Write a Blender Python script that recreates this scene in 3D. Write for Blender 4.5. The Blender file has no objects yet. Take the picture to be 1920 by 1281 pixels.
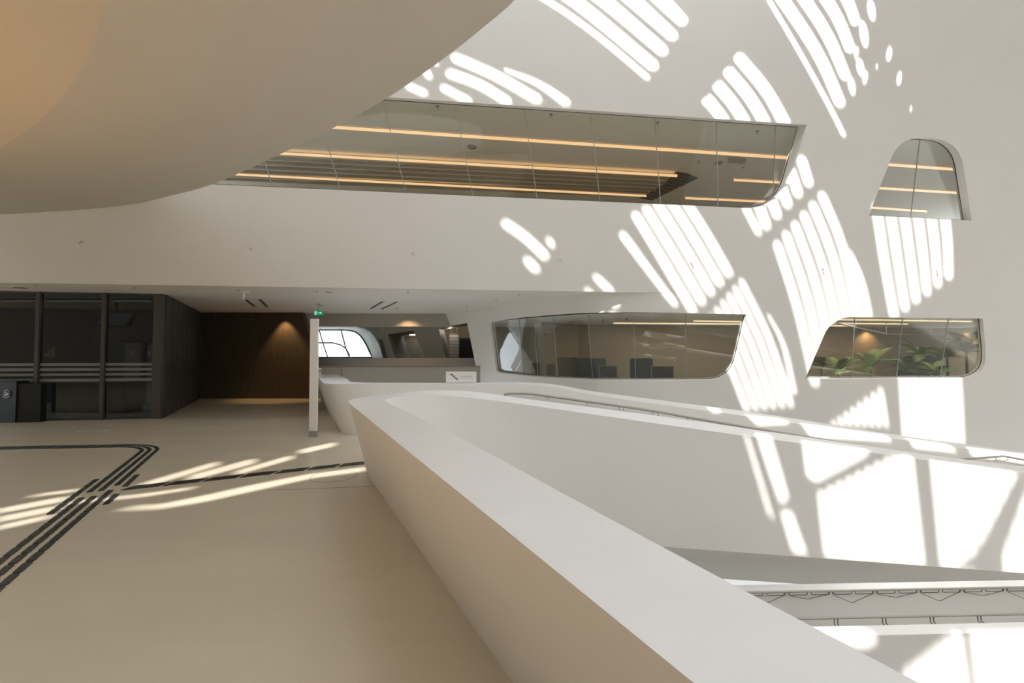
import bpy, bmesh, math, random
import numpy as np
from mathutils import Vector as V, Matrix
from mathutils.geometry import delaunay_2d_cdt
random.seed(4)
SC = bpy.context.scene
COL = SC.collection

# ------------------------------------------------------------------ camera
FPX = 853.33                      # 16 mm lens on a 36 mm frame, 1920 px wide
EYE = 1.6
PITCH = math.atan(23.5 / FPX)
cam = bpy.data.cameras.new('camera'); cam.sensor_width = 36; cam.lens = 36 * FPX / 1920
cam.clip_start = 0.02; cam.clip_end = 300
camo = bpy.data.objects.new('camera', cam); COL.objects.link(camo)
camo.location = (0, 0, EYE); camo.rotation_euler = (math.pi / 2 + PITCH, 0, 0)
SC.camera = camo

# ------------------------------------------------------------------ world, sun, exposure
SUN_D = V((0.50, 0.75, -0.62)).normalized()
w = bpy.data.worlds.new('sky'); SC.world = w; w.use_nodes = True
wn = w.node_tree.nodes; wl = w.node_tree.links
bg = wn['Background']
bg.inputs['Color'].default_value = (0.86, 0.93, 1.0, 1); bg.inputs['Strength'].default_value = 3.6
sun = bpy.data.lights.new('sun', 'SUN'); sun.energy = 9; sun.angle = math.radians(0.4); sun.color = (1.0, 0.975, 0.93)
suno = bpy.data.objects.new('sun', sun); COL.objects.link(suno)
suno.rotation_euler = SUN_D.to_track_quat('-Z', 'Y').to_euler(); suno.location = (-8, -12, 20)
SC.view_settings.view_transform = 'Standard'; SC.view_settings.look = 'None'
SC.view_settings.gamma = 1; SC.view_settings.use_curve_mapping = False
SC.view_settings.exposure = 0.10
SC.cycles.max_bounces = 10; SC.cycles.diffuse_bounces = 6; SC.cycles.transparent_max_bounces = 16
SC.cycles.sample_clamp_indirect = 6

def portal(name, loc, rot, sx, sy):
    l = bpy.data.lights.new(name, 'AREA'); l.shape = 'RECTANGLE'; l.size = sx; l.size_y = sy
    l.cycles.is_portal = True
    o = bpy.data.objects.new(name, l); COL.objects.link(o); o.location = loc; o.rotation_euler = rot
    return o
portal('side_window_portal', (-21.9, 4.75, 1.8), (0, -math.pi / 2, 0), 2.8, 7.5)
portal('front_skylight_portal', (2.0, 7.2, 11.0), (0, 0, .107), 27, 1.7)
portal('skylight_portal', (14.6, -10.0, 11.0), (0, 0, 0), 10.6, 12)

# ------------------------------------------------------------------ ray helpers
FW = V((0, math.cos(PITCH), math.sin(PITCH))); UP = V((0, -math.sin(PITCH), math.cos(PITCH))); RT = V((1, 0, 0))
CAM = V((0, 0, EYE))
def ray(px, py): return RT * ((px - 960) / FPX) + UP * ((640.5 - py) / FPX) + FW
def Pz(px, py, z):
    d = ray(px, py); return CAM + d * ((z - EYE) / d.z)
def Py(px, py, Y):
    d = ray(px, py); return CAM + d * (Y / d.y)
def Ppl(px, py, p0, n):
    d = ray(px, py); return CAM + d * ((p0 - CAM).dot(n) / d.dot(n))
def proj(p):
    d = V(p) - CAM; z = d.dot(FW)
    return (960 + FPX * d.dot(RT) / z, 640.5 - FPX * d.dot(UP) / z)

# ------------------------------------------------------------------ materials
def mat(name, col, rough=0.6, metal=0.0, noise=0.0, nscale=3.0, bump=0.0, emit=None, estr=0.0, spec=0.5, alpha=None, stretch=None):
    m = bpy.data.materials.new(name); m.use_nodes = True
    nt = m.node_tree; b = nt.nodes['Principled BSDF']
    b.inputs['Roughness'].default_value = rough; b.inputs['Metallic'].default_value = metal
    b.inputs['Specular IOR Level'].default_value = spec
    b.inputs['Base Color'].default_value = (*col, 1)
    if noise or bump:
        tc = nt.nodes.new('ShaderNodeTexCoord'); mp = nt.nodes.new('ShaderNodeMapping')
        if stretch: mp.inputs['Scale'].default_value = stretch
        nz = nt.nodes.new('ShaderNodeTexNoise'); nz.inputs['Scale'].default_value = nscale
        nz.inputs['Detail'].default_value = 6; nz.inputs['Roughness'].default_value = 0.6
        nt.links.new(tc.outputs['Object'], mp.inputs['Vector']); nt.links.new(mp.outputs['Vector'], nz.inputs['Vector'])
        if noise:
            r = nt.nodes.new('ShaderNodeValToRGB')
            r.color_ramp.elements[0].position = 0.3; r.color_ramp.elements[1].position = 0.7
            r.color_ramp.elements[0].color = (*[c * (1 - noise) for c in col], 1)
            r.color_ramp.elements[1].color = (*[min(1, c * (1 + noise)) for c in col], 1)
            nt.links.new(nz.outputs['Fac'], r.inputs['Fac']); nt.links.new(r.outputs['Color'], b.inputs['Base Color'])
        if bump:
            bp = nt.nodes.new('ShaderNodeBump'); bp.inputs['Strength'].default_value = bump; bp.inputs['Distance'].default_value = 0.01
            nt.links.new(nz.outputs['Fac'], bp.inputs['Height']); nt.links.new(bp.outputs['Normal'], b.inputs['Normal'])
    if emit:
        b.inputs['Emission Color'].default_value = (*emit, 1); b.inputs['Emission Strength'].default_value = estr
    return m
def glassmat(name, tint, refl=1.0):
    m = bpy.data.materials.new(name); m.use_nodes = True; nt = m.node_tree
    for n in list(nt.nodes): nt.nodes.remove(n)
    out = nt.nodes.new('ShaderNodeOutputMaterial'); mix = nt.nodes.new('ShaderNodeMixShader')
    tr = nt.nodes.new('ShaderNodeBsdfTransparent'); tr.inputs['Color'].default_value = (*tint, 1)
    gl = nt.nodes.new('ShaderNodeBsdfGlossy'); gl.inputs['Roughness'].default_value = 0.0
    gl.inputs['Color'].default_value = (refl, refl, refl, 1)
    lw = nt.nodes.new('ShaderNodeLayerWeight'); lw.inputs['Blend'].default_value = 0.5
    pw = nt.nodes.new('ShaderNodeMath'); pw.operation = 'POWER'; pw.inputs[1].default_value = 5
    fr = nt.nodes.new('ShaderNodeMath'); fr.operation = 'MULTIPLY_ADD'; fr.inputs[1].default_value = 0.95; fr.inputs[2].default_value = 0.045
    nt.links.new(lw.outputs['Facing'], pw.inputs[0]); nt.links.new(pw.outputs[0], fr.inputs[0])
    nt.links.new(fr.outputs[0], mix.inputs['Fac']); nt.links.new(tr.outputs[0], mix.inputs[1])
    nt.links.new(gl.outputs[0], mix.inputs[2]); nt.links.new(mix.outputs[0], out.inputs['Surface'])
    return m
M = {}
M['white'] = mat('white_plaster', (0.80, 0.79, 0.765), 0.65, noise=0.012, nscale=1.2, bump=0.03)
M['cap'] = mat('white_solid_surface', (0.82, 0.81, 0.80), 0.42, noise=0.02, nscale=4, bump=0.02, stretch=(1, 1, 1))
M['ceil'] = mat('ceiling_paint', (0.74, 0.71, 0.66), 0.7, noise=0.015, nscale=1)
M['floor'] = mat('beige_rubber_floor', (0.66, 0.585, 0.46), 0.25, noise=0.05, nscale=0.7, bump=0.015, stretch=(0.5, 1.6, 1))
M['lower'] = mat('lower_floor', (0.72, 0.69, 0.64), 0.5, noise=0.02)
M['black'] = mat('black_rubber', (0.018, 0.019, 0.02), 0.45)
M['rib'] = mat('dark_rib', (0.03, 0.03, 0.032), 0.4)
M['dark'] = mat('anthracite_metal', (0.06, 0.06, 0.062), 0.45)
M['post'] = mat('grey_steel_frame', (0.09, 0.088, 0.082), 0.4, metal=0.3)
M['gasket'] = mat('black_gasket', (0.02, 0.02, 0.02), 0.6)
M['joint'] = mat('silicone_joint', (0.35, 0.36, 0.35), 0.4)
M['steel'] = mat('brushed_steel', (0.55, 0.53, 0.50), 0.35, metal=0.9)
M['rail'] = mat('rail_steel', (0.42, 0.40, 0.36), 0.4, metal=0.6)
M['railw'] = mat('rail_bracket', (0.09, 0.08, 0.065), 0.5)
M['panel'] = mat('dark_panel', (0.052, 0.05, 0.044), 0.5, noise=0.05, nscale=2)
M['wood'] = mat('dark_oak', (0.075, 0.056, 0.036), 0.5, noise=0.28, nscale=3, stretch=(9, 9, 0.5), bump=0.05)
M['brownwall'] = mat('taupe_wall', (0.30, 0.245, 0.18), 0.7, noise=0.04, nscale=0.8)
M['oakwall'] = mat('light_oak', (0.34, 0.235, 0.125), 0.55, noise=0.2, nscale=2, stretch=(6, 6, .5))
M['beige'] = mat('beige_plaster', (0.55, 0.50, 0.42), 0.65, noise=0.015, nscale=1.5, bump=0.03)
M['strip2'] = mat('pale_light_strip', (0.9, 0.8, 0.65), 0.5, emit=(1.0, 0.80, 0.55), estr=1.25)
M['coolstrip'] = mat('cool_light_strip', (0.8, 0.85, 0.85), 0.5, emit=(0.8, 0.95, 1.0), estr=0.5)
M['taupe'] = mat('grey_taupe', (0.42, 0.40, 0.35), 0.7, noise=0.02)
M['slat'] = mat('baffle', (0.34, 0.29, 0.23), 0.6)
M['louvre'] = mat('dark_louvre', (0.05, 0.045, 0.04), 0.6)
M['glass'] = glassmat('window_glass', (0.93, 0.95, 0.93))
M['glassp'] = glassmat('partition_glass', (0.42, 0.44, 0.45))
M['strip'] = mat('warm_light_strip', (0.5, 0.4, 0.3), 0.5, emit=(1.0, 0.60, 0.30), estr=0.95)
M['lens'] = mat('warm_lamp_lens', (0.9, 0.8, 0.6), 0.5, emit=(1.0, 0.75, 0.45), estr=3)
M['frost'] = mat('frosted_film', (0.2, 0.21, 0.21), 0.6)
M['bin'] = mat('navy_bin', (0.004, 0.007, 0.016), 0.45)
M['binb'] = mat('bin_black', (0.006, 0.006, 0.007), 0.5)
M['navy'] = mat('navy_badge', (0.015, 0.018, 0.07), 0.5)
M['print'] = mat('white_print', (0.75, 0.75, 0.78), 0.6)
M['sign'] = mat('sign_board', (0.84, 0.83, 0.80), 0.5)
M['wine'] = mat('wine_print', (0.16, 0.03, 0.05), 0.6)
M['textg'] = mat('grey_print', (0.36, 0.30, 0.30), 0.6)
M['textl'] = mat('light_grey_print', (0.58, 0.55, 0.53), 0.6)
M['green'] = mat('exit_green', (0.0, 0.25, 0.13), 0.5, emit=(0.0, 0.32, 0.17), estr=0.5)
M['greenw'] = mat('exit_white', (0.8, 0.9, 0.85), 0.5, emit=(0.6, 0.95, 0.8), estr=0.7)
M['leaf'] = [mat('palm_leaf', (0.11, 0.19, 0.055), 0.5, noise=0.2), mat('palm_leaf_light', (0.26, 0.36, 0.13), 0.5, noise=0.2), mat('palm_leaf_dark', (0.05, 0.09, 0.035), 0.5, noise=0.2)]
M['stem'] = mat('palm_stem', (0.10, 0.085, 0.04), 0.7)
M['pot'] = mat('dark_planter', (0.05, 0.045, 0.04), 0.5)
M['fabric'] = mat('charcoal_fabric', (0.045, 0.05, 0.055), 0.9, noise=0.1, nscale=30)
M['fabricb'] = mat('olive_grey_fabric', (0.10, 0.095, 0.07), 0.9, noise=0.1, nscale=30)
M['screen'] = mat('dark_screen', (0.012, 0.013, 0.015), 0.2)
M['desk'] = mat('desk_top', (0.45, 0.42, 0.37), 0.5)
M['roof'] = mat('roof_deck', (0.72, 0.71, 0.69), 0.7)
M['grey'] = mat('grey_paint', (0.22, 0.22, 0.21), 0.6)
M['mid'] = mat('mid_grey', (0.32, 0.315, 0.30), 0.6)
M['blind'] = mat('blind_slat', (0.5, 0.5, 0.48), 0.5)
M['red'] = mat('red_print', (0.2, 0.035, 0.02), 0.6)
M['yellow'] = mat('yellow_print', (0.45, 0.42, 0.22), 0.6)
M['bluegrey'] = mat('blue_grey_wall', (0.13, 0.15, 0.17), 0.6)

# ------------------------------------------------------------------ object helpers
def setp(o, label=None, category=None, group=None, kind=None):
    if label: o['label'] = label
    if category: o["category"] = category
    if group: o['group'] = group
    if kind: o['kind'] = kind
    return o
def mesh(name, verts, faces, m, parent=None, smooth=False, **kw):
    me = bpy.data.meshes.new(name); me.from_pydata([tuple(v) for v in verts], [], faces); me.update()
    if smooth:
        for p in me.polygons: p.use_smooth = True
    me.materials.append(M[m] if isinstance(m, str) else m)
    o = bpy.data.objects.new(name, me); COL.objects.link(o)
    if parent:
        o.parent = parent; o.matrix_parent_inverse = parent.matrix_world.inverted()
    return setp(o, **kw)
def root(name, loc, **kw):
    o = bpy.data.objects.new(name, None); COL.objects.link(o); o.location = loc; o.empty_display_size = .1
    o.matrix_world = Matrix.Translation(V(loc))
    return setp(o, **kw)
def linked(name, src, mw, parent):
    o = bpy.data.objects.new(name, src.data); COL.objects.link(o)
    if parent: o.parent = parent; o.matrix_parent_inverse = parent.matrix_world.inverted()
    o.matrix_basis = mw
    return o
def fixn(me):
    bm = bmesh.new(); bm.from_mesh(me); bmesh.ops.recalc_face_normals(bm, faces=bm.faces); bm.to_mesh(me); bm.free()
class MB:
    def __init__(s): s.v = []; s.f = []
    def add(s, vs, fs):
        k = len(s.v); s.v += [V(x) for x in vs]; s.f += [tuple(i + k for i in f) for f in fs]; return s
    def box(s, c, sx, sy, sz, ax=None):
        c = V(c); X, Y, Z = ax if ax else (V((1, 0, 0)), V((0, 1, 0)), V((0, 0, 1)))
        vs = [c + X * (i * sx / 2) + Y * (j * sy / 2) + Z * (k * sz / 2) for k in (-1, 1) for j in (-1, 1) for i in (-1, 1)]
        return s.add(vs, [(0, 2, 3, 1), (4, 5, 7, 6), (0, 1, 5, 4), (2, 6, 7, 3), (0, 4, 6, 2), (1, 3, 7, 5)])
    def prism(s, poly, off):
        n = len(poly); off = V(off); a = [V(p) for p in poly]
        return s.add(a + [p + off for p in a], [tuple(range(n))[::-1], tuple(range(n, 2 * n))] + [(i, (i + 1) % n, n + (i + 1) % n, n + i) for i in range(n)])
    def tube(s, pts, r, n=8, closed=False):
        pts = [V(p) for p in pts]; rings = []
        rr = r if isinstance(r, (list, tuple)) else [r] * len(pts)
        prev = None
        for i, p in enumerate(pts):
            if closed: t = pts[(i + 1) % len(pts)] - pts[i - 1]
            else: t = pts[min(i + 1, len(pts) - 1)] - pts[max(i - 1, 0)]
            t.normalize()
            if prev is None:
                a = t.orthogonal().normalized()
            else:
                a = (prev - t * prev.dot(t)); a = a.normalized() if a.length > 1e-6 else t.orthogonal().normalized()
            prev = a; b = t.cross(a)
            rings.append([p + (a * math.cos(2 * math.pi * k / n) + b * math.sin(2 * math.pi * k / n)) * rr[i] for k in range(n)])
        vs = [q for R in rings for q in R]; fs = []
        m = len(pts)
        for i in range(m if closed else m - 1):
            j = (i + 1) % m
            for k in range(n): fs.append((i * n + k, i * n + (k + 1) % n, j * n + (k + 1) % n, j * n + k))
        if not closed: fs += [tuple(range(n))[::-1], tuple((m - 1) * n + k for k in range(n))]
        return s.add(vs, fs)
    def lathe(s, c, prof, n=20, ax=None):
        c = V(c); X, Y, Z = ax if ax else (V((1, 0, 0)), V((0, 1, 0)), V((0, 0, 1)))
        vs = [c + X * (r * math.cos(2 * math.pi * k / n)) + Y * (r * math.sin(2 * math.pi * k / n)) + Z * z for r, z in prof for k in range(n)]
        m = len(prof); fs = [(i * n + k, i * n + (k + 1) % n, (i + 1) * n + (k + 1) % n, (i + 1) * n + k) for i in range(m - 1) for k in range(n)]
        fs += [tuple(range(n))[::-1], tuple((m - 1) * n + k for k in range(n))]
        return s.add(vs, fs)
    def build(s, name, m, parent=None, smooth=False, **kw):
        o = mesh(name, s.v, s.f, m, parent, smooth, **kw); fixn(o.data); return o
def frame_from(z, up=V((0, 0, 1))):
    z = V(z).normalized(); x = up.cross(z)
    x = x.normalized() if x.length > 1e-4 else V((1, 0, 0)); return (x, z.cross(x), z)
def smooth_by_angle(o, deg=35):
    me = o.data
    for p in me.polygons: p.use_smooth = True
    bm = bmesh.new(); bm.from_mesh(me)
    for e in bm.edges:
        if len(e.link_faces) == 2 and e.calc_face_angle(0) > math.radians(deg): e.smooth = False
    bm.to_mesh(me); bm.free()
def catmull(pts, n=6, closed=False):
    P = [V(p) for p in pts]; out = []
    m = len(P)
    for i in range(m if closed else m - 1):
        p0 = P[i - 1] if (closed or i > 0) else P[0] * 2 - P[1]
        p1 = P[i]; p2 = P[(i + 1) % m]
        p3 = P[(i + 2) % m] if (closed or i + 2 < m) else P[-1] * 2 - P[-2]
        for k in range(n):
            t = k / n
            out.append(0.5 * ((2 * p1) + (-p0 + p2) * t + (2 * p0 - 5 * p1 + 4 * p2 - p3) * t * t + (-p0 + 3 * p1 - 3 * p2 + p3) * t ** 3))
    if not closed: out.append(P[-1].copy())
    return out
def inpoly(x, y, poly):
    c = False; n = len(poly); j = n - 1
    for i in range(n):
        xi, yi = poly[i]; xj, yj = poly[j]
        if (yi > y) != (yj > y) and x < (xj - xi) * (y - yi) / (yj - yi) + xi: c = not c
        j = i
    return c
def cdt(outer, holes, extra=()):
    """triangulate a polygon with holes; returns 2D points and triangles"""
    vs = []; es = []
    for poly in [outer] + list(holes):
        k = len(vs); n = len(poly); vs += [V((p[0], p[1])) for p in poly]; es += [(k + i, k + (i + 1) % n) for i in range(n)]
    vs += [V((p[0], p[1])) for p in extra]
    r = delaunay_2d_cdt(vs, es, [], 0, 1e-6)
    pv, pf = r[0], r[2]; tris = []
    bbs = [(min(p[0] for p in h), max(p[0] for p in h), min(p[1] for p in h), max(p[1] for p in h)) for h in holes]
    for f in pf:
        cx = sum(pv[i].x for i in f) / len(f); cy = sum(pv[i].y for i in f) / len(f)
        if not inpoly(cx, cy, outer): continue
        if any(b[0] <= cx <= b[1] and b[2] <= cy <= b[3] and inpoly(cx, cy, h) for b, h in zip(bbs, holes)): continue
        tris.append(tuple(f))
    return pv, tris
def dense(poly, step):
    out = []
    n = len(poly)
    for i in range(n):
        a = V(poly[i]); b = V(poly[(i + 1) % n]); k = max(1, int((b - a).length / step))
        for j in range(k): out.append(a.lerp(b, j / k))
    return out
def clip(poly, p, nrm):
    """keep the side of a 2D polygon where (q-p).nrm >= 0"""
    out = []; n = len(poly)
    for i in range(n):
        a = V(poly[i]); b = V(poly[(i + 1) % n]); da = (a - p).dot(nrm); db = (b - p).dot(nrm)
        if da >= 0: out.append(a)
        if (da >= 0) != (db >= 0): out.append(a.lerp(b, da / (da - db)))
    return out

CEIL = 3.1
# ------------------------------------------------------------------ the great leaning wall (facade)
A0 = Pz(0, 530, CEIL); B0 = Pz(1180, 548, CEIL)
FU = (B0 - A0).normalized()                        # along the wall, to the right
FH = V((FU.y, -FU.x, 0))                           # horizontal, towards the viewer
LEAN = math.radians(19)
FT = FH * math.sin(LEAN) + V((0, 0, 1)) * math.cos(LEAN)
FN = FU.cross(FT); FN = FN if FN.y < 0 else -FN
def fac(s, t, d=0.0): return B0 + FU * s + FT * t - FN * d
def fpx(px, py):
    p = Ppl(px, py, B0, FN) - B0; return V((p.dot(FU), p.dot(FT)))
def roundpoly(pts, seg=7):
    """pts: (x, y, radius) -> rounded polygon in pixel space"""
    out = []; n = len(pts)
    for i in range(n):
        a = V(pts[i - 1][:2]); b = V(pts[i][:2]); c = V(pts[(i + 1) % n][:2]); r = pts[i][2]
        if r <= 0: out.append(b); continue
        p = b + (a - b).normalized() * r; q = b + (c - b).normalized() * r
        for k in range(seg + 1):
            t = k / seg; out.append(p * (1 - t) ** 2 + b * 2 * t * (1 - t) + q * t * t)
    return out
W1 = roundpoly([(180, 336, 0), (180, 146, 0), (1513, 234, 0), (1466, 393, 62)])
W2 = roundpoly([(1629, 404, 0), (1687, 256, 44), (1799, 263, 50), (1822, 413.5, 0)])
TTOP = 9.2
fouter = [(-14, 0), (16, 0), (16, TTOP), (-14, TTOP)]
h1 = [fpx(*p) for p in W1]; h2 = [fpx(*p) for p in W2]
pv, tr = cdt(fouter, [h1, h2])
mb = MB(); mb.add([fac(p.x, p.y) for p in pv], tr)
mb.build('wall_upper', 'white', kind='structure', label='tall white leaning wall above the lobby with strip windows', category='wall')
RV = 0.30
def reveal(hole, fn, name, depth, m='white', parent=None):
    n = len(hole); vs = [fn(p[0], p[1], 0) for p in hole] + [fn(p[0], p[1], depth) for p in hole]
    o = mesh(name, vs, [(i, (i + 1) % n, n + (i + 1) % n, n + i) for i in range(n)], m, parent); smooth_by_angle(o, 30); return o
def window(idx, hole, fn, joints, depth, label, gl='glass', step=None):
    """hole: 2D outline on the wall surface; joints: list of 2-point lines (2D), ordered left to right"""
    c = fn(sum(p[0] for p in hole) / len(hole), sum(p[1] for p in hole) / len(hole), depth)
    r = root('window_%d' % idx, c, label=label, category='window', kind='structure')
    reveal(hole, fn, 'reveal', depth + 0.06, 'white', r)
    cuts = []
    for a, b in joints:
        a = V(a); b = V(b); t = (b - a).normalized(); cuts.append((a, V((t.y, -t.x)) if V((t.y, -t.x)).x > 0 else V((-t.y, t.x))))
    for k in range(len(cuts) + 1):
        poly = [V(p) for p in hole]
        if k > 0: poly = clip(poly, cuts[k - 1][0] + cuts[k - 1][1] * 0.007, cuts[k - 1][1])
        if k < len(cuts): poly = clip(poly, cuts[k][0] - cuts[k][1] * 0.007, -cuts[k][1])
        if len(poly) < 3: continue
        if step: poly = dense(poly, step)
        P, T = cdt([tuple(p) for p in poly], [])
        n = len(P); vs = [fn(p.x, p.y, depth) for p in P] + [fn(p.x, p.y, depth + 0.016) for p in P]
        fs = [tuple(t) for t in T] + [tuple(i + n for i in t[::-1]) for t in T]
        mesh('pane', vs, fs, gl, r)
    for a, b in joints:
        a = V(a); b = V(b); ts = []
        for i in range(len(hole)):       # clip joint line to hole
            p = V(hole[i]); q = V(hole[(i + 1) % len(hole)]); d1 = b - a; d2 = q - p; den = d1.x * d2.y - d1.y * d2.x
            if abs(den) < 1e-9: continue
            t = ((p.x - a.x) * d2.y - (p.y - a.y) * d2.x) / den; u = ((p.x - a.x) * d1.y - (p.y - a.y) * d1.x) / den
            if 0 <= u <= 1: ts.append(t)
        if len(ts) < 2: continue
        p = a + (b - a) * min(ts); q = a + (b - a) * max(ts)
        t = (q - p).normalized(); nn = V((t.y, -t.x)) * 0.006
        quad = [p + nn, q + nn, q - nn, p - nn]
        vs = [fn(x.x, x.y, depth - 0.004) for x in quad] + [fn(x.x, x.y, depth + 0.018) for x in quad]
        mesh('joint', vs, [(0, 1, 2, 3), (4, 7, 6, 5), (0, 4, 5, 1), (1, 5, 6, 2), (2, 6, 7, 3), (3, 7, 4, 0)], 'joint', r)
    MB().tube([fn(p[0], p[1], depth) for p in hole], 0.011, 6, True).build('gasket', 'gasket', r)
    return r
def jl(lst, f): return [(f(*a), f(*b)) for a, b in lst]
window(1, h1, fac, jl([((180+0, 100), (245, 340)), ((320, 150), (380, 345)), ((440, 160), (500, 349)), ((580, 175), (630, 352)), ((714, 190), (758, 360)), ((852, 191), (887, 366)), ((986, 200), (1011, 372)), ((1115, 212), (1132, 378)), ((1238, 222), (1249, 385)), ((1357, 232), (1359, 390)), ((1470, 240), (1466, 365))][1:], fpx), 0.30,
       'long upper strip window with slanted right end in the leaning wall')
window(2, h2, fac, jl([((1741, 257), (1722, 409))], fpx), 0.20, 'small rounded trapezoid window high at the right of the leaning wall')

# ------------------------------------------------------------------ lower wall: flush at the right, curving back at the left
lp = [fac(14, 0), fac(7, 0), fac(2.2, 0), fac(0.9, 0), Pz(1120, 551, CEIL), Pz(1055, 556, CEIL), Pz(1000, 562, CEIL), Pz(945, 569.5, CEIL), Pz(900, 577.5, CEIL), Pz(865, 583.5, CEIL), Pz(832, 589, CEIL)]
LP = catmull(lp, 10)
for p in LP: p.z = CEIL
acc = [0]
for i in range(1, len(LP)): acc.append(acc[-1] + (LP[i] - LP[i - 1]).length)
NH = []
for i in range(len(LP)):
    t = LP[min(i + 1, len(LP) - 1)] - LP[max(i - 1, 0)]; t.normalize(); NH.append(V((-t.y, t.x, 0)))
for i in range(len(LP)):
    if NH[i].dot(V((0, 0, 0)) - LP[i]) < 0: NH[i] = -NH[i]
LT = math.tan(LEAN)
def low(u, z, d=0.0):
    i = int(np.searchsorted(acc, u)) - 1; i = max(0, min(len(LP) - 2, i)); k = (u - acc[i]) / (acc[i + 1] - acc[i])
    p = LP[i].lerp(LP[i + 1], k); n = NH[i].lerp(NH[i + 1], k).normalized()
    q = p + n * ((z - CEIL) * LT) + V((0, 0, z - CEIL)); nn = (n * math.cos(LEAN) - V((0, 0, 1)) * math.sin(LEAN))
    return q - nn * d
UU = np.linspace(0, acc[-1], 1400); ZZ = np.linspace(-0.5, CEIL, 241)
_g = np.zeros((len(UU), len(ZZ), 2))
for i, u in enumerate(UU):
    a = low(u, ZZ[0]); b = low(u, ZZ[-1])
    for_pts = np.outer(1 - (ZZ - ZZ[0]) / (ZZ[-1] - ZZ[0]), np.array(a)) + np.outer((ZZ - ZZ[0]) / (ZZ[-1] - ZZ[0]), np.array(b))
    d = for_pts - np.array(CAM); zz = d @ np.array(FW)
    _g[i, :, 0] = 960 + FPX * (d @ np.array(RT)) / zz; _g[i, :, 1] = 640.5 - FPX * (d @ np.array(UP)) / zz
def lpx(px, py):
    dd = (_g[:, :, 0] - px) ** 2 + (_g[:, :, 1] - py) ** 2
    i, j = np.unravel_index(np.argmin(dd), dd.shape); return V((UU[i], ZZ[j]))
W3 = roundpoly([(931, 698, 6), (918, 604, 8), (985, 595, 0), (1075, 588.5, 0), (1400, 590, 0), (1372, 713, 44), (1080, 711.5, 0), (1000, 706, 0)])
W4 = roundpoly([(1510, 710.5, 0), (1560, 594, 42), (1843, 597, 0), (1853, 709.5, 52)])
h3 = [lpx(*p) for p in W3]; h4 = [lpx(*p) for p in W4]
eA = lpx(876, 606); eB = lpx(892.5, 689); eC = lpx(842, 611)
louter = dense([(0, -3.6), (eB.x, -3.6), (eB.x, eB.y), (eA.x, eA.y), (acc[-1], eC.y), (acc[-1], CEIL), (0, CEIL)], 0.2)
extra = [(u, z) for u in np.arange(5, acc[-1], 0.12) for z in np.arange(-3.4, 3.1, 0.45) if inpoly(u, z, [tuple(p) for p in louter]) and not inpoly(u, z, h3) and not inpoly(u, z, h4)]
h3d = dense(h3, 0.12)
pv, tr = cdt([tuple(p) for p in louter], [h3d, h4], extra)
mb = MB(); mb.add([low(p.x, p.y) for p in pv], tr)
ed = dense([(eB.x, -.3), (eB.x, eB.y), (eA.x, eA.y), (acc[-1], eC.y)], .1); ed = ed[:next(i for i, p in enumerate(ed) if (p - V((acc[-1], eC.y))).length < 1e-4)]
n_ = len(ed); mb.add([low(p[0], p[1]) for p in ed] + [low(p[0], p[1], .3) for p in ed], [(i, i + 1, n_ + i + 1, n_ + i) for i in range(n_ - 1)])
o = mb.build('wall_lower', 'white', kind='structure', label='white lower wall curving back under the lobby ceiling', category='wall'); smooth_by_angle(o, 25)
window(3, h3d, low, jl([((968, 597), (976, 703)), ((996, 594), (1004, 706)), ((1033, 591), (1041, 709)), ((1098, 589), (1108, 711)), ((1188, 588), (1193, 712)), ((1289, 589), (1289.5, 713))], lpx)[::-1], 0.10,
       'wide lower window with rounded lower right corner showing desk dividers inside', step=0.15)
window(4, h4, low, jl([((1610, 594), (1603, 710)), ((1700, 595), (1688, 709)), ((1787, 597), (1771, 709))], lpx)[::-1], 0.11,
       'lower right window with rounded corners and palms behind the glass')

# ------------------------------------------------------------------ parapets
def px3(t): # helper: (px,py,Y) or (x,y,z) tuples
    return V(t[1:]) if t[0] == 'w' else Py(*t)
def loft(name, rails, m, parent, n=7, smooth=True, **kw):
    R = [catmull(r, n) for r in rails]; k = len(R[0]); vs = [p for r in R for p in r]; fs = []
    for a in range(len(R) - 1):
        for i in range(k - 1): fs.append((a * k + i, a * k + i + 1, (a + 1) * k + i + 1, (a + 1) * k + i))
    o = mesh(name, vs, fs, m, parent)
    if smooth: smooth_by_angle(o, 40)
    return o
W_ = lambda x, y, z: V((x, y, z))
OT = [W_(2.2, -3, 1), W_(.34, .83, 1), W_(-.795, 3.14, 1), W_(-1.6, 4.79, 1), W_(-2.03, 5.67, 1), W_(-2.115, 6.02, 1), W_(-2.05, 6.35, 1), W_(-1.8, 6.85, 1),
      Py(808, 732, 7.25), Py(892, 735, 7.6), Py(1000, 750, 7.8), Py(1219, 778, 8.0), Py(1431, 808, 8.2), Py(1590, 831, 8.4), Py(1750, 854, 8.6), Py(1920, 875, 8.85), Py(2250, 917, 9.4)]
IT = [W_(2.61, -3, 1), W_(.75, .83, 1), W_(-.31, 3.14, 1), W_(-1.12, 4.8, 1), W_(-1.52, 5.6, 1), W_(-1.66, 5.95, 1), W_(-1.68, 6.13, 1), W_(-1.57, 6.45, 1),
      Py(832, 742, 6.9), Py(900, 748, 7.2), Py(1000, 761, 7.45), Py(1219, 792.5, 7.65), Py(1431, 822, 7.85), Py(1590, 843, 8.05), Py(1750, 865, 8.25), Py(1920, 887, 8.5), Py(2250, 930, 9.05)]
OB = [W_(2.63, -3, 0), W_(.72, .83, 0), W_(-.44, 3.14, 0), W_(-1.265, 4.79, 0), W_(-1.78, 5.8, 0), W_(-2.0, 6.3, 0), W_(-2.02, 6.55, 0), W_(-1.72, 6.9, 0)]
for p in OT[8:]: OB.append(p + V((0.0, 0.0, -1.02)))
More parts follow.
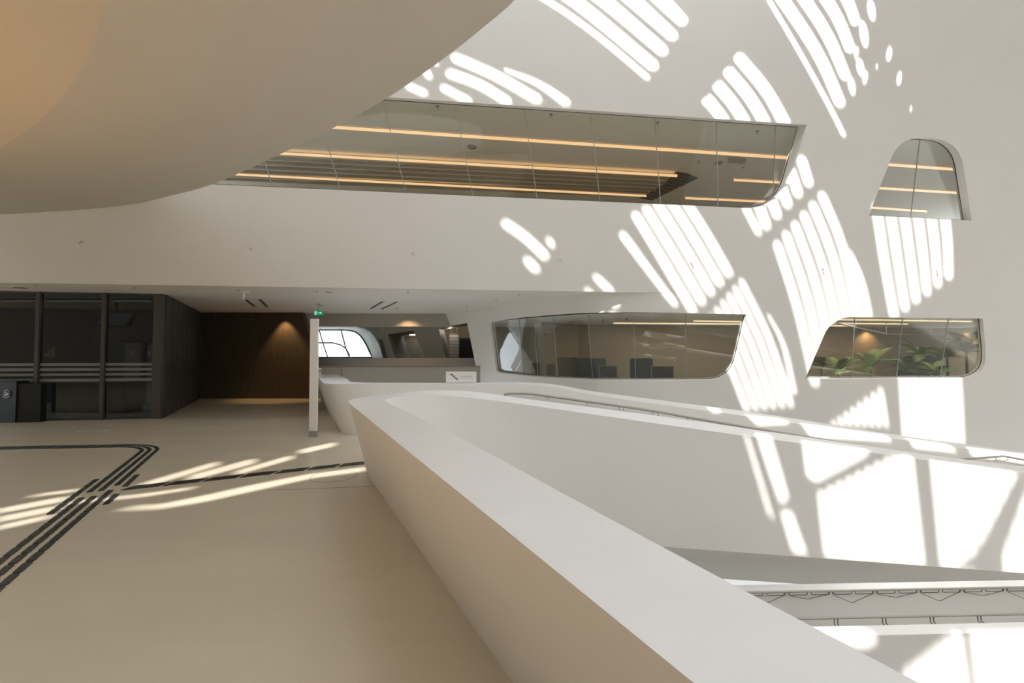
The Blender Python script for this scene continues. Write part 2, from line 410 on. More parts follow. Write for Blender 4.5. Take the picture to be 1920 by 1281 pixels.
IB = [W_(2.75, -3, -.7), W_(.9, .83, -.7), W_(-.12, 3.14, -.7), W_(-.95, 4.8, -.75), W_(-1.3, 5.6, -.8), W_(-1.45, 5.95, -.85), W_(-1.45, 6.13, -.9), W_(-1.36, 6.45, -1.0)]
for p in IT[8:]:
    x, y = proj(p); q = Py(x, 1028 + .0734 * (x - 1280), p.y); IB.append(q)
UB = [p + V((.3, .3, -.4)) for p in IB[:8]] + [p + V((0.0, 1.5, -1.15)) for p in IB[8:]]
P1 = root('ramp_parapet', (-1.5, 5, 0), label='near white U-shaped parapet with wide cap sweeping round the stair void', category='parapet')
# split faces: outer leaning face, cap, inner face, shaded underside
loft('outer_face', [OB, OT], 'white', P1)
capo = loft('cap', [OT, IT], 'cap', P1)
loft('inner_face', [IT, IB], 'white', P1)
loft('underside', [IB, UB], 'white', P1)

FTp = [W_(-8.6, 19, 1), W_(-5.08, 11.9, 1), W_(-4.05, 9.75, 1), W_(-3.78, 9.28, 1), W_(-3.4, 9.14, 1), W_(-2.6, 9.12, 1), W_(-1.0, 9.14, 1), Py(973, 720, 9.2), Py(1041, 726.5, 9.25), Py(1106, 739, 9.3), Py(1225, 757, 9.45), Py(1431, 785, 9.7), Py(1697, 826, 10.05), Py(1920, 857, 10.4), Py(2250, 903, 11.0)]
BTp = [W_(-7.95, 19, 1), W_(-4.4, 11.9, 1), W_(-3.66, 10.25, 1), W_(-3.5, 9.9, 1), W_(-3.2, 9.68, 1), W_(-2.5, 9.55, 1), W_(-1.0, 9.53, 1), Py(973, 717, 9.6), Py(1041, 721, 9.65), Py(1106, 733, 9.7), Py(1225, 749, 9.85), Py(1431, 776, 10.1), Py(1697, 818, 10.45), Py(1920, 847, 10.8), Py(2250, 893, 11.4)]
FBp = [W_(-8.15, 19, 0), W_(-4.72, 11.9, 0), W_(-3.68, 9.75, 0), W_(-3.4, 9.2, 0), W_(-3.0, 8.93, 0), W_(-2.4, 8.82, 0), W_(-1.0, 8.85, 0)] + [p + V((0, -.2, -1.05)) for p in FTp[7:]]
BBp = [W_(-8.0, 19, -.6), W_(-4.5, 11.9, -.6), W_(-3.7, 10.25, -.6), W_(-3.4, 9.9, -.6), W_(-3.1, 9.7, -.6), W_(-2.4, 9.5, -.6), W_(-1, 9.5, -.6)] + [p + V((0, 0, -2.2)) for p in BTp[7:]]
P2 = root('stair_parapet', (-3.4, 9.1, 0), label='farther white parapet carrying the small sign and running down along the stair', category='parapet')
loft('front_face', [FBp, FTp], 'white', P2); loft('cap', [FTp, BTp], 'cap', P2); loft('back_face', [BTp, BBp], 'white', P2)

# stair ramp between the two parapets
ra = [p + V((0, -.1, -1.0)) for p in OT[8:]]; rb = [p + V((0, .1, -1.0)) for p in FTp[6:]]
ra2 = catmull(ra, 6); rb2 = catmull(rb, 6)
mb = MB(); N = 44
for i in range(N):
    a0 = ra2[min(len(ra2) - 1, int(i / N * (len(ra2) - 1)))]; a1 = ra2[min(len(ra2) - 1, int((i + 1) / N * (len(ra2) - 1)))]
    b0 = rb2[min(len(rb2) - 1, int(i / N * (len(rb2) - 1)))]; b1 = rb2[min(len(rb2) - 1, int((i + 1) / N * (len(rb2) - 1)))]
    z = min(0.0, (a0.z + b0.z) / 2); zn = min(0, (a1.z + b1.z) / 2)
    q = [V((a0.x, a0.y, z)), V((a1.x, a1.y, z)), V((b1.x, b1.y, z)), V((b0.x, b0.y, z))]
    mb.add(q + [V((a1.x, a1.y, zn)), V((b1.x, b1.y, zn))], [(0, 1, 2, 3), (1, 4, 5, 2)])
mb.build('floor_stair', 'floor', kind='structure', label='beige stair descending between the two white parapets', category='stair')

# ------------------------------------------------------------------ floors and ceilings
o1 = catmull(OB, 4); i1 = catmull(IT, 4)
edge = [(a + b) / 2 for a, b in zip(o1, i1)][:32]
f2 = catmull(FBp, 4)[:25]
fl = [(-25, -14), (6.5, -14)] + [(p.x, p.y) for p in edge] + [(-1.2, 7.35), (-.6, 7.55), (.1, 7.75), (.1, 9.0)] + [(p.x, p.y + .1) for p in f2[::-1]] + [(-8.4, 24), (-25, 24)]
P, T = cdt(fl, [])
mb = MB(); n = len(P)
mb.add([V((p.x, p.y, 0)) for p in P] + [V((p.x, p.y, -.4)) for p in P], [tuple(t) for t in T] + [tuple(i + n for i in t) for t in T])
FLOOR = mb.build('floor', 'floor', kind='structure', label='smooth beige lobby floor', category='floor')
if FLOOR.data.polygons[0].normal.z < 0 and False: pass
MB().box((4, 4, -5.6), 60, 40, .2).build('floor_lower', 'lower', kind='structure', label='pale floor of the level below', category='floor')
cl = [tuple((B0 + FU * s).to_2d()) for s in (-14, -6, -2, .9)] + [tuple((p + V((0.05, .05, 0))).to_2d()) for p in LP[31:]] + [(-2.3, 17.4), (-7.2, 17.2), (-12, 17.2), (-26, 17.0)]
P, T = cdt(cl, []); n = len(P)
mb = MB(); mb.add([V((p.x, p.y, CEIL)) for p in P], T)
CE = mb.build('ceiling', 'ceil', kind='structure', label='low flat lobby ceiling under the leaning wall', category='ceiling')

# ------------------------------------------------------------------ shell out of view
lh = [(1.0, .4), (8.5, .4), (8.5, 3.2), (1.0, 3.2)]
P, T = cdt([(-16, -6), (20, -6), (20, 11), (-16, 11)], [lh]); n = len(P)
mb = MB(); mb.add([V((-22, p.x, p.y)) for p in P] + [V((-22.2, p.x, p.y)) for p in P], [tuple(t) for t in T] + [tuple(i + n for i in t) for t in T])
mb.add([V((-22 - d, a, b)) for d in (0, .2) for a, b in lh], [(i, (i + 1) % 4, 4 + (i + 1) % 4, 4 + i) for i in range(4)])
mb.build('wall_left', 'oakwall', kind='structure', label='far left oak clad wall cut for the added side window', category='wall')
W8 = root('window_8', V((-22.1, 4.75, 1.8)), label='unseen side window added for cool daylight from the left', category='window', kind='structure')  # unseen window, added so cool sky light reaches the left side
for k in range(5):
    y0 = 1 + 7.5 * k / 5; MB().box((-22.1, y0 + .75, 1.8), .012, 1.44, 2.78).build('pane', 'glass', W8)
    MB().box((-22.1, y0, 1.8), .08, .06, 2.8).build('mullion', 'dark', W8)
MB().box((20.2, 2, 2.5), .2, 36, 17).build('wall_right', 'white', kind='structure', label='far right white wall', category='wall')
MB().box((-1, -14.2, 2.7), 46, .2, 16.6).build('wall_back', 'oakwall', kind='structure', label='oak clad wall behind the viewer', category='wall')

# ------------------------------------------------------------------ unseen roof, its openings shaped to cast the sun patches
ROOFZ = 11.0
def toroof(p):
    q = p - SUN_D * ((p.z - ROOFZ) / SUN_D.z); return (q.x, q.y)
wa = Py(1219, 900, 7.7); wb = Py(1920, 980, 8.5)
WN = V((wb.y - wa.y, -(wb.x - wa.x), 0)).normalized()
def rF(x, y): p = fpx(x, y); return fac(p.x, p.y)
def rW(x, y): return Ppl(x, y, wa, WN)
def rG(x, y): return Pz(x, y, 0)
pa = Py(1225, 765, 9.45); pb = Py(1920, 870, 10.4); PN = V((pb.y - pa.y, -(pb.x - pa.x), 0)).normalized()
def rP(x, y): return Ppl(x, y, pa, PN)
LBY = 6.25
def rB(x, y): return Py(x, y, LBY)
HOLES = []
def lit(poly, rec): HOLES.append([toroof(rec(*p)) for p in poly])
def bar(pts, wd, rec=rF, rnd=0.5):
    """a lit bar: centre line in pixels, width, rounded ends"""
    P = [V(p) for p in (catmull([V((a, b, 0)) for a, b in pts], 4) if len(pts) > 2 else [V((a, b, 0)) for a, b in pts])]
    L = []; R = []; ws = wd if isinstance(wd, (list, tuple)) else (wd, wd)
    for i, p in enumerate(P):
        t = (P[min(i + 1, len(P) - 1)] - P[max(i - 1, 0)]).normalized(); n = V((-t.y, t.x, 0)); k = i / (len(P) - 1)
        ww = ws[0] * (1 - k) + ws[1] * k
        if i == 0: L.append(p - t * 0 + n * ww * .22); R.append(p - n * ww * .22); p = p + t * min(ww * .4, (P[1] - p).length * .4)
        if i == len(P) - 1: p2 = p; p = p - t * min(ww * .4, (p - P[-2]).length * .4)
        L.append(p + n * ww / 2); R.append(p - n * ww / 2)
        if i == len(P) - 1: L.append(p2 + n * ww * .22); R.append(p2 - n * ww * .22)
    lit([(q.x, q.y) for q in L + R[::-1]], rec)
def group(A, B, n, fill, rec=rF, wscale=1.0):
    """n bars between two boundary centre lines A and B (same number of points)"""
    for i in range(n):
        k = i / (n - 1); pts = [(a[0] * (1 - k) + b[0] * k, a[1] * (1 - k) + b[1] * k) for a, b in zip(A, B)]
        def perp(j):
            g = V((B[j][0] - A[j][0], B[j][1] - A[j][1])) / (n - 1)
            jj = (j, j + 1) if j == 0 else (j - 1, j)
            t = V((pts[jj[1]][0] - pts[jj[0]][0], pts[jj[1]][1] - pts[jj[0]][1])).normalized(); return abs(g.x * -t.y + g.y * t.x)
        bar(pts, (perp(0) * fill, perp(len(A) - 1) * fill), rec)
# top centre
bar([(900, -60), (1022, 0), (1120, 68), (1218, 150)], 14)
group([(960, -70), (1078, 3), (1233, 131)], [(1170, -75), (1235, -5), (1287, 47)], 4, .76)
# upper left fragments above the strip window
bar([(846, 106), (930, 143), (1015, 192)], 22); bar([(945, 131), (1010, 158), (1068, 198)], (9, 20)); bar([(836, 136), (900, 160), (958, 196)], 21); bar([(826, 163), (885, 194)], 18)
bar([(795, 128), (808, 150)], 16); bar([(760, 160), (802, 178)], 17); bar([(815, 118), (822, 124)], 10)
# top right
bar([(1440, -2), (1500, 100), (1555, 200), (1584, 258)], 11); group([(1440, -40), (1530, 95), (1579, 203)], [(1560, -45), (1588, 0), (1607, 50)], 4, .78)
for (x, y, ww, hh) in [(1634, 20, 17, 46), (1620, 65, 18, 56), (1606, 100, 9, 28), (1613, 127, 16, 38), (1622, 146, 11, 30), (1597, 162, 15, 40), (1667, 102, 12, 32), (1686, 148, 10, 30), (1644, 126, 5, 14), (1708, 205, 5, 14)]:
    sl = .12 if ww > 12 else -.12
    lit([(x + ww / 2 * math.cos(a) + hh / 2 * math.sin(a) * sl, y + hh / 2 * math.sin(a)) for a in [2 * math.pi * k / 10 for k in range(10)]], rF)
# above the strip window, centre right, and running on to its lower right
group([(1322, 183), (1342, 206), (1362, 232)], [(1380, 102), (1436, 170), (1476, 240)], 4, .80)
group([(1418, 372), (1440, 432)], [(1500, 292), (1519, 352)], 5, .82)
bar([(1395, 385), (1425, 442)], 16)
# big central sheaf
group([(1455, 452), (1496, 580), (1530, 726)], [(1538, 360), (1580, 465), (1612, 610)], 6, .86)
bar([(1592, 470), (1615, 530), (1628, 600)], (10, 20))
# left central sheaf
group([(1188, 398), (1243, 488), (1303, 590)], [(1268, 352), (1322, 436), (1370, 520)], 5, .86)
bar([(1164, 436), (1215, 505), (1270, 578)], (18, 14))
group([(1332, 590), (1366, 680), (1402, 772)], [(1388, 524), (1442, 636), (1484, 764)], 6, .86)
bar([(1440, 590), (1470, 650), (1489, 740)], (6, 12))
# under the trapezoid window
group([(1642, 380), (1660, 500), (1678, 600)], [(1768, 380), (1776, 450), (1779, 526)], 6, .84)
# left blobs on the plain wall
bar([(942, 416), (985, 446), (1027, 486)], 21); bar([(984, 484), (1010, 511)], 20); bar([(1028, 446), (1037, 466)], 15)
bar([(1114, 517), (1150, 552)], 17); bar([(1098, 542), (1112, 556)], 14); bar([(1128, 560), (1168, 588)], 14)
# lower right sheets, seen on the wall, the parapet and the stair flank
group([(1690, 700), (1694, 770), (1700, 850)], [(1797, 700), (1801, 770), (1804, 836)], 9, .86)
group([(1560, 792), (1568, 800)], [(1650, 728), (1662, 802)], 8, .86)
lit([(1318, 744), (1336, 742), (1352, 772), (1336, 775)], rP)
lit([(1395, 772), (1470, 776), (1478, 796), (1420, 800)], rP); lit([(1500, 790), (1660, 804), (1670, 830), (1520, 822)], rP); lit([(1700, 812), (1780, 824), (1790, 850), (1712, 842)], rP); lit([(1815, 832), (1990, 850), (1990, 880), (1822, 858)], rP)
lit([(1150, 752), (1290, 768), (1290, 776), (1150, 758)], rP)
lit([(1416, 806), (1440, 806), (1462, 880), (1478, 935), (1465, 952), (1440, 880)], rW)
lit([(1466, 966), (1484, 962), (1512, 1042), (1488, 1040)], rW); lit([(1398, 822), (1403, 822), (1450, 975), (1444, 975)], rW)
lit([(1505, 822), (1630, 838), (1622, 858), (1530, 908), (1515, 900), (1510, 870)], rW)
group([(1542, 925), (1556, 1050)], [(1700, 845), (1724, 1064)], 10, .88, rW)
group([(1752, 862), (1772, 1068)], [(1950, 890), (1960, 1090)], 12, .88, rW)
# lower balustrade
lit([(1500, 1168), (1600, 1168), (1640, 1185), (1640, 1204), (1620, 1214), (1560, 1205)], rB)
group([(1712, 1248), (1700, 1300)], [(1797, 1182), (1812, 1300)], 6, .88, rB); group([(1832, 1182), (1846, 1300)], [(1940, 1178), (1945, 1300)], 7, .88, rB)
# lobby floor
lit([(228, 951), (300, 946), (380, 930), (480, 908), (580, 889), (684, 876), (684, 884), (580, 898), (480, 920), (380, 942), (300, 955), (232, 957)], rG)
for p, q, ww in [((262, 912), (408, 869), 9), ((352, 898), (478, 864), 10), ((440, 888), (548, 857), 8), ((560, 848), (628, 833), 8), ((60, 930), (150, 919), 5), ((-20, 962), (130, 934), 9), ((-20, 978), (112, 952), 10), ((-20, 994), (96, 968), 8), ((120, 944), (300, 926), 5), ((230, 934), (360, 916), 5)]:
    bar([p, q], ww, rG)
lit_world = [V((-6.5, -4.0, 0)), V((-3.4, -4.0, 0)), V((-3.4, .4, 0)), V((-6.5, .4, 0))]
hl = lambda x: (B0.y + FU.y / FU.x * (x - B0.x)) - (ROOFZ - CEIL) * math.tan(LEAN) - .05
HOLES.append([(-11, hl(-11) - 1.5), (3.5, hl(3.5) - 1.5), (7.5, hl(7.5) - .55), (17, hl(17) - .45), (17, hl(17) - .04), (-11, hl(-11) - .04)])   # strip opening added at the leaning wall's head for more overhead light
HOLES.append([toroof(p) for p in lit_world])      # unseen opening added so sun on the floor behind the viewer bounces warm light
router = [(-26, -16), (9.2, -16), (9.2, -4), (20.3, -4), (20.3, 10.2), (-26, 10.2)]
P, T = cdt(router, HOLES); n = len(P)
mb = MB(); mb.add([V((p.x, p.y, ROOFZ)) for p in P] + [V((p.x, p.y, ROOFZ + .012)) for p in P], [tuple(t) for t in T] + [tuple(i + n for i in t) for t in T])
mb.build('ceiling_roof', 'roof', kind='structure', label='unseen white atrium roof with openings shaped to cast the sun stripes', category='roof')
mbr = MB()
for x in (9.3, 20.0): mbr.box((x, -10, ROOFZ + .1), .2, 12, .3)
for y in (-15.9, -4.1): mbr.box((14.6, y, ROOFZ + .1), 10.8, .2, .3)
mbr.build('trim_1', 'white', kind='structure', label='upstand around an unseen skylight added for daylight', category='trim')  # roof left open at the right as an added daylight source

# ------------------------------------------------------------------ overhanging gallery, top left
GZ0, GZ1 = 3.42, 4.72
outer = [Pz(x, y, GZ1) for x, y in [(965, 0), (905, 52), (845, 100), (735, 178), (640, 232), (530, 287), (400, 345), (300, 372), (200, 395), (100, 407), (0, 415)]]
inner = [Pz(x, y, GZ0) for x, y in [(190, 0), (187, 30), (180, 62), (167, 98), (150, 133), (122, 174), (90, 211), (62, 236), (30, 259), (0, 278), (-30, 293)]]
outer += [W_(-12.6, 10.3, GZ1), W_(-11.3, 9.0, GZ1), W_(-8.4, 6.4, GZ1), W_(-5.6, 3.8, GZ1), W_(-3.7, 1.9, GZ1), W_(-2.6, 1.25, GZ1), W_(-1.3, 1.6, GZ1), W_(-.1, 2.5, GZ1), W_(.27, 3.5, GZ1)]
inner += [W_(-4.75, 3.9, GZ0), W_(-4.7, 3.6, GZ0), W_(-4.5, 3.1, GZ0), W_(-4.0, 2.5, GZ0), W_(-3.5, 1.9, GZ0), W_(-3.1, 1.6, GZ0), W_(-2.7, 1.6, GZ0), W_(-2.35, 1.75, GZ0), W_(-2.1, 2.1, GZ0)]
co = catmull(outer, 5, True); ci = catmull(inner, 5, True); k = len(co)
GA = root('gallery_overhang', (-4, 4, GZ0), label='huge curved overhang of the upper gallery at top left', category='gallery')
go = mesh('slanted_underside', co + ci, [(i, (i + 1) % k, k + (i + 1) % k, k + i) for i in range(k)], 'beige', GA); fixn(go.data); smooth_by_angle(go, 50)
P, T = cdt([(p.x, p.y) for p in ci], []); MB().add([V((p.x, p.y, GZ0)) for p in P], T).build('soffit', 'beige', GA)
ct = [p + V((0, 0, .5)) for p in co]
mesh('upper_rim', co + ct, [(i, (i + 1) % k, k + (i + 1) % k, k + i) for i in range(k)], 'white', GA)
P, T = cdt([(p.x, p.y) for p in co], []); MB().add([V((p.x, p.y, GZ1 + .05)) for p in P], T).build('deck', 'ceil', GA)
#MORE#
# ------------------------------------------------------------------ rooms behind the upper windows
zt = max(fac(p.x, p.y).z for p in h1)
ZC = zt + 0.04
BK = -FH
def along(s, z, back=0.0):            # point on the upper wall at height z, pushed back horizontally
    t = (z - CEIL) / math.cos(LEAN); return fac(s, t) + BK * back
def quad(name, pts, m, label, cat, **kw):
    return MB().prism(pts, V(kw.pop('off', (0, 0, .05)))).build(name, m, kind='structure', label=label, category=cat, **kw)
quad('ceiling_upper', [along(-14, ZC, .32), along(16, ZC, .32), along(16, ZC, 11), along(-14, ZC, 11)], 'ceil', 'ceiling of the reading room behind the upper windows', 'ceiling')
quad('floor_upper', [along(-14, 4.3, .2), along(16, 4.3, .2), along(16, 4.3, 13), along(-14, 4.3, 13)], 'desk', 'floor of the reading room behind the upper windows', 'floor')
quad('wall_reading_room', [along(-14, 4.3, 10), along(16, 4.3, 10), along(16, 4.3, 10) + V((0, 0, 5)), along(-14, 4.3, 10) + V((0, 0, 5))], 'brownwall', 'brown back wall of the reading room', 'wall', off=BK * .1)
def cstrip(a, b, th, z, name='light_strip', **kw):
    q = [Pz(a[0], a[1] - th / 2, z), Pz(b[0], b[1] - th / 2, z), Pz(b[0], b[1] + th / 2, z), Pz(a[0], a[1] + th / 2, z)]
    c = sum(q, V()) / 4
    r = root(name, c, **kw)
    MB().prism(q, (0, 0, -.012)).build('diffuser', 'strip' if z > 4 else 'strip2', r)
    l = bpy.data.lights.new('strip_lamp', 'AREA'); l.shape = 'RECTANGLE'; l.size = (q[1] - q[0]).length; l.size_y = .05
    l.energy = (1.8 if z > 4 else 4.2) * l.size; l.color = (1, .86, .68)
    lo = bpy.data.objects.new('strip_lamp', l); COL.objects.link(lo); lo.location = c + V((0, 0, -.03)); dq = q[1] - q[0]; lo.rotation_euler = (0, 0, math.atan2(dq.y, dq.x))
    for i, j in ((0, 1), (3, 2)):
        dirn = (q[j] - q[i]).normalized()
        MB().tube([q[i] + V((0, 0, -.005)), q[j] + V((0, 0, -.005))], .008, 4).build('housing_edge', 'mid', r)
    return r
UPL = 'warm light strips behind the upper windows'
for a, b, th, lb in [((540, 232), (1488, 296), 6, 'longest warm light strip nearest the glass of the long upper window'),
                 ((460, 283), (1270, 329), 5, 'second warm light strip back in the long upper window'),
                 ((380, 323), (1212, 367), 4, 'third and lowest long warm light strip in the long upper window'),
                 ((1376, 337), (1480, 342.5), 4.2, 'short warm light strip at the right end of the long upper window'),
                 ((1285, 371), (1460, 379), 3.8, 'lowest short warm light strip at the right of the long upper window'),
                 ((1650, 307), (1803, 318), 5.2, 'top warm light strip in the rounded trapezoid window'),
                 ((1635, 351.5), (1810, 362), 4.4, 'middle warm light strip in the rounded trapezoid window'),
                 ((1622, 388), (1738, 396), 3.8, 'lowest warm light strip in the rounded trapezoid window')]:
    cstrip(a, b, th, ZC - (.075 if 'second' in lb or 'third' in lb else .012), label=lb, category='light strip', group=UPL)
# baffles hung from the ceiling
BF = root('ceiling_baffles', along(-4, ZC, 5), label='row of long taupe ceiling baffles behind the long upper window', category='ceiling baffle')
for i, (ya, yb, xe) in enumerate([(303, 337, 1250), (312, 345, 1248), (321, 352, 1236), (330, 359, 1230), (337.5, 365, 1214), (345, 371, 1200)]):
    x0 = 380; sl = (yb - ya) / (1250 - 600); y0 = ya + (x0 - 600) * sl; ye = ya + (xe - 600) * sl
    a = Pz(x0, y0, ZC - .06); b = Pz(xe, ye, ZC - .06); d = (b - a).normalized()
    MB().box((a + b) / 2 + V((0, 0, .03)), (b - a).length, .09, .06, (d, V((-d.y, d.x, 0)), V((0, 0, 1)))).build('baffle', 'slat', BF)
lv = [Pz(x, y, ZC - .03) for x, y in [(1268, 323), (1290, 327), (1308, 335), (1222, 376), (1200, 372), (1240, 350)]]
LV = root('ceiling_louvre', lv[0], label='dark triangular louvre field in the reading room ceiling', category='louvre')
MB().prism(lv, (0, 0, .02)).build('backing', 'louvre', LV)
for i in range(9):
    a = Pz(1266 - i * 7, 327 + i * 5.2, ZC - .05); b = Pz(1304 - i * 9, 336.5 + i * 4.5, ZC - .05)
    MB().tube([a, b], .012, 4).build('slat', 'grey', LV)
def ddisc(px, py, r, name, label, cat, m='mid', z=None, group=None):
    c = Pz(px, py, (ZC if z is None else z)); o = root(name, c, label=label, category=cat)
    if group: o['group'] = group
    MB().lathe(c + V((0, 0, -.02)), [(r * .92, 0), (r, .008), (r, .02)], 20).build('rim', m, o)
    MB().lathe(c + V((0, 0, -.024)), [(r * .75, 0), (r * .75, .006)], 20).build('grille', 'grey', o)
    return o
ddisc(885, 275, .13, 'ceiling_speaker', 'round ceiling speaker left of centre in the long upper window', 'speaker', 'slat')
ddisc(1348, 305, .11, 'ceiling_speaker', 'round ceiling speaker beside the rectangular vent in the long upper window', 'speaker', 'slat')
q = [Pz(x, y, ZC - .005) for x, y in [(1365, 294), (1399, 297), (1399, 307), (1366, 304)]]
vt = root('ceiling_vent', q[0], label='small rectangular tan vent in the reading room ceiling', category='vent')
MB().prism(q, (0, 0, -.02)).build('vent_frame', 'slat', vt)
for i in range(4):
    k = (i + .5) / 4; MB().tube([q[0].lerp(q[3], k) + V((0, 0, -.022)), q[1].lerp(q[2], k) + V((0, 0, -.022))], .008, 4).build('vent_slat', 'desk', vt)
def sprinkler(px, py, z, label, group, sc=1.0, m='mid'):
    c = Pz(px, py, z); o = root('sprinkler_head', c, label=label, category='sprinkler', group=group)
    MB().lathe(c + V((0, 0, -.012 * sc)), [(.018 * sc, 0), (.03 * sc, .008 * sc), (.03 * sc, .012 * sc)], 12).build('escutcheon', m, o)
    MB().lathe(c + V((0, 0, -.05 * sc)), [(.02 * sc, 0), (.02 * sc, .004 * sc), (.006 * sc, .006 * sc), (.006 * sc, .045 * sc)], 10).build('deflector', 'steel', o)
    return o
for px, py, l in [(820, 199, 'sprinkler above the left end of the top strip in the long upper window'), (1033, 215, 'sprinkler right of centre pane in the long upper window'), (1233, 230, 'sprinkler beside the fifth joint of the long upper window'), (1420, 246, 'sprinkler near the right end of the long upper window'), (1310, 303, 'sprinkler left of the round speaker and vent'), (1393, 314, 'sprinkler just below the rectangular ceiling vent')]:
    sprinkler(px, py, ZC, l, 'reading room sprinklers', 1.3, 'grey')

# ------------------------------------------------------------------ rooms behind the lower windows
ZL = max(low(p.x, p.y).z for p in h4) + .06
lowpl = [low(u, ZL, .02) for u in np.linspace(0, lpx(905, 650).x, 40)]
lowfl = [low(u, 0.0, .02) for u in np.linspace(0, lpx(905, 650).x, 40)]
cp = [(p.x, p.y) for p in lowpl] + [(-1.2, 17.3), (-.6, 18.5), (18, 19.5)]
P, T = cdt(cp, []); MB().add([V((p.x, p.y, ZL)) for p in P], T).build('ceiling_lower', 'ceil', kind='structure', label='ceiling of the study rooms behind the lower windows', category='ceiling')
cp = [(p.x, p.y) for p in lowfl] + [(-1.2, 17.3), (-.6, 18.5), (18, 19.5)]
P, T = cdt(cp, []); MB().add([V((p.x, p.y, 0)) for p in P], T).build('floor_study', 'taupe', kind='structure', label='floor of the study rooms behind the lower windows', category='floor')
def wallbox(name, a, b, z0, z1, th, m, label, cat='wall', kind='structure'):
    a = V(a); b = V(b); d = (b - a).normalized(); n = V((-d.y, d.x))
    pts = [a, b, b + n * th, a + n * th]
    return MB().prism([V((p.x, p.y, z0)) for p in pts], (0, 0, z1 - z0)).build(name, m, kind=kind, label=label, category=cat)
wallbox('wall_study', (1.9, 15.8), (19, 18.2), 0, 3.4, .12, 'brownwall', 'warm brown back wall of the study rooms')
wallbox('wall_study_side', (-1.15, 17.0), (2.2, 17.4), 0, 3.4, .1, 'taupe', 'grey green side wall of the study room')
wallbox('wall_study_pier', (1.0, 14.6), (2.3, 15.7), 0, 3.4, .12, 'brownwall', 'slanted brown pier in the study room')
for a, b, lb in [((1150, 606), (1398, 608), 'long light strip at the top right of the desk divider window'), ((1300, 602), (1398, 603.5), 'shorter light strip above the long one in the desk divider window'),
                 ((1555, 599), (1822, 603), 'topmost light strip in the palm window'), ((1545, 606), (1703, 608), 'middle light strip in the palm window'), ((1540, 610.5), (1603, 611.5), 'lowest and shortest light strip in the palm window')]:
    cstrip(a, b, .9, ZL - .012, label=lb, category='light strip', group='light strips behind the lower windows')
# lamp track in the desk window and handrail-like track in the palm window
tk = root('lamp_track', Py(1100, 600, 13), label='black lamp track on the ceiling of the desk divider window', category='track')
MB().tube([Py(1068, 603, 14.5), Py(1140, 595.5, 13.2), Py(1232, 588, 12.4)], .025, 6).build('track', 'black', tk)
for x, y, Y in [(1092, 602, 14.0), (1131, 598.5, 13.4), (1175, 595, 12.9)]:
    c = Py(x, y, Y); MB().lathe(c + V((0, 0, -.09)), [(.03, 0), (.045, .02), (.03, .1)], 10).build('spot_head', 'steel', tk)
tk = root('ceiling_rail', Py(1700, 626, 14), label='thin bent metal rail under the ceiling in the palm window', category='rail')
MB().tube([Py(1565, 605, 12.6), Py(1605, 614, 13.6), Py(1662, 626.5, 14.6), Py(1746, 627.5, 14.8), Py(1790, 637, 14.6), Py(1800, 641, 14.5)], .022, 6).build('rail', 'steel', tk)
for x, y, Y in [(1605, 614, 13.6), (1662, 626.5, 14.6), (1746, 627.5, 14.8)]:
    c = Py(x, y, Y); MB().tube([c, V((c.x, c.y, ZL))], .008, 4).build('hanger', 'steel', tk)
# desk dividers, desks and screens
def divider(px0, px1, pyt, Y, m, label):
    a = Py(px0, pyt, Y); b = Py(px1, pyt, Y); h = a.z
    r = root('desk_divider', V(((a.x + b.x) / 2, Y, 0)), label=label, category='divider', group='acoustic desk dividers')
    mbb = MB(); ww = b.x - a.x; rr = .07
    pl = [V((a.x, Y, .35)), V((b.x, Y, .35)), V((b.x, Y, h - rr)), V((b.x - rr * .3, Y, h - rr * .3)), V((b.x - rr, Y, h)), V((a.x + rr, Y, h)), V((a.x + rr * .3, Y, h - rr * .3)), V((a.x, Y, h - rr))]
    mbb.prism(pl, (0, .05, 0)).build('screen_panel', m, r)
    for x in (a.x + .1, b.x - .1): MB().box((x, Y + .025, .175), .05, .05, .35).build('foot', 'steel', r)
divider(1044, 1086, 670.5, 14.1, 'fabricb', 'olive desk divider at the left of the wide lower window')
divider(1085, 1136, 672, 13.75, 'fabric', 'wide charcoal desk divider in the middle of the wide lower window')
divider(1182, 1224, 672, 13.75, 'fabric', 'charcoal desk divider at the right of the wide lower window')
divider(1025, 1041, 683, 13.9, 'fabric', 'narrow dark divider leftmost but one in the wide lower window')
divider(997, 1011, 680, 14.4, 'fabricb', 'narrow olive divider at the far left of the wide lower window')
def deskset(px0, px1, py, Y, label):
    a = Py(px0, py, Y); b = Py(px1, py, Y); c = (a + b) / 2
    r = root('computer_screen', V((c.x, Y, .72)), label=label, category='screen', group='screens on the study desks')
    h = .32
    MB().box((c.x, Y, a.z - h / 2), b.x - a.x, .03, h).build('display', 'screen', r)
    MB().box((c.x, Y + .008, a.z - h / 2), b.x - a.x + .03, .03, h + .03).build('bezel', 'grey', r)
    MB().box((c.x, Y + .02, a.z - h - .08), .06, .03, .26).build('stand', 'print', r)
    MB().box((c.x, Y + .02, a.z - h - .2), .22, .16, .015).build('base', 'print', r)
    t = root('study_desk', V((c.x, Y + .1, 0)), label='pale desk carrying the ' + label, category='desk', group='study desks')
    zt_ = a.z - h - .21
    MB().box((c.x, Y + .15, zt_ - .015), 1.2, .6, .03).build('desk_top', 'desk', t)
    for sx in (-.55, .55): MB().box((c.x + sx, Y + .15, zt_ / 2 - .015), .04, .5, zt_ - .03).build('leg', 'steel', t)
deskset(1125, 1156, 687, 13.0, 'left computer screen beside the wide charcoal divider'); deskset(1222, 1262, 687.5, 12.9, 'right computer screen beside the right hand divider')
deskset(1064, 1079, 687, 14.35, 'small screen in front of the olive divider')
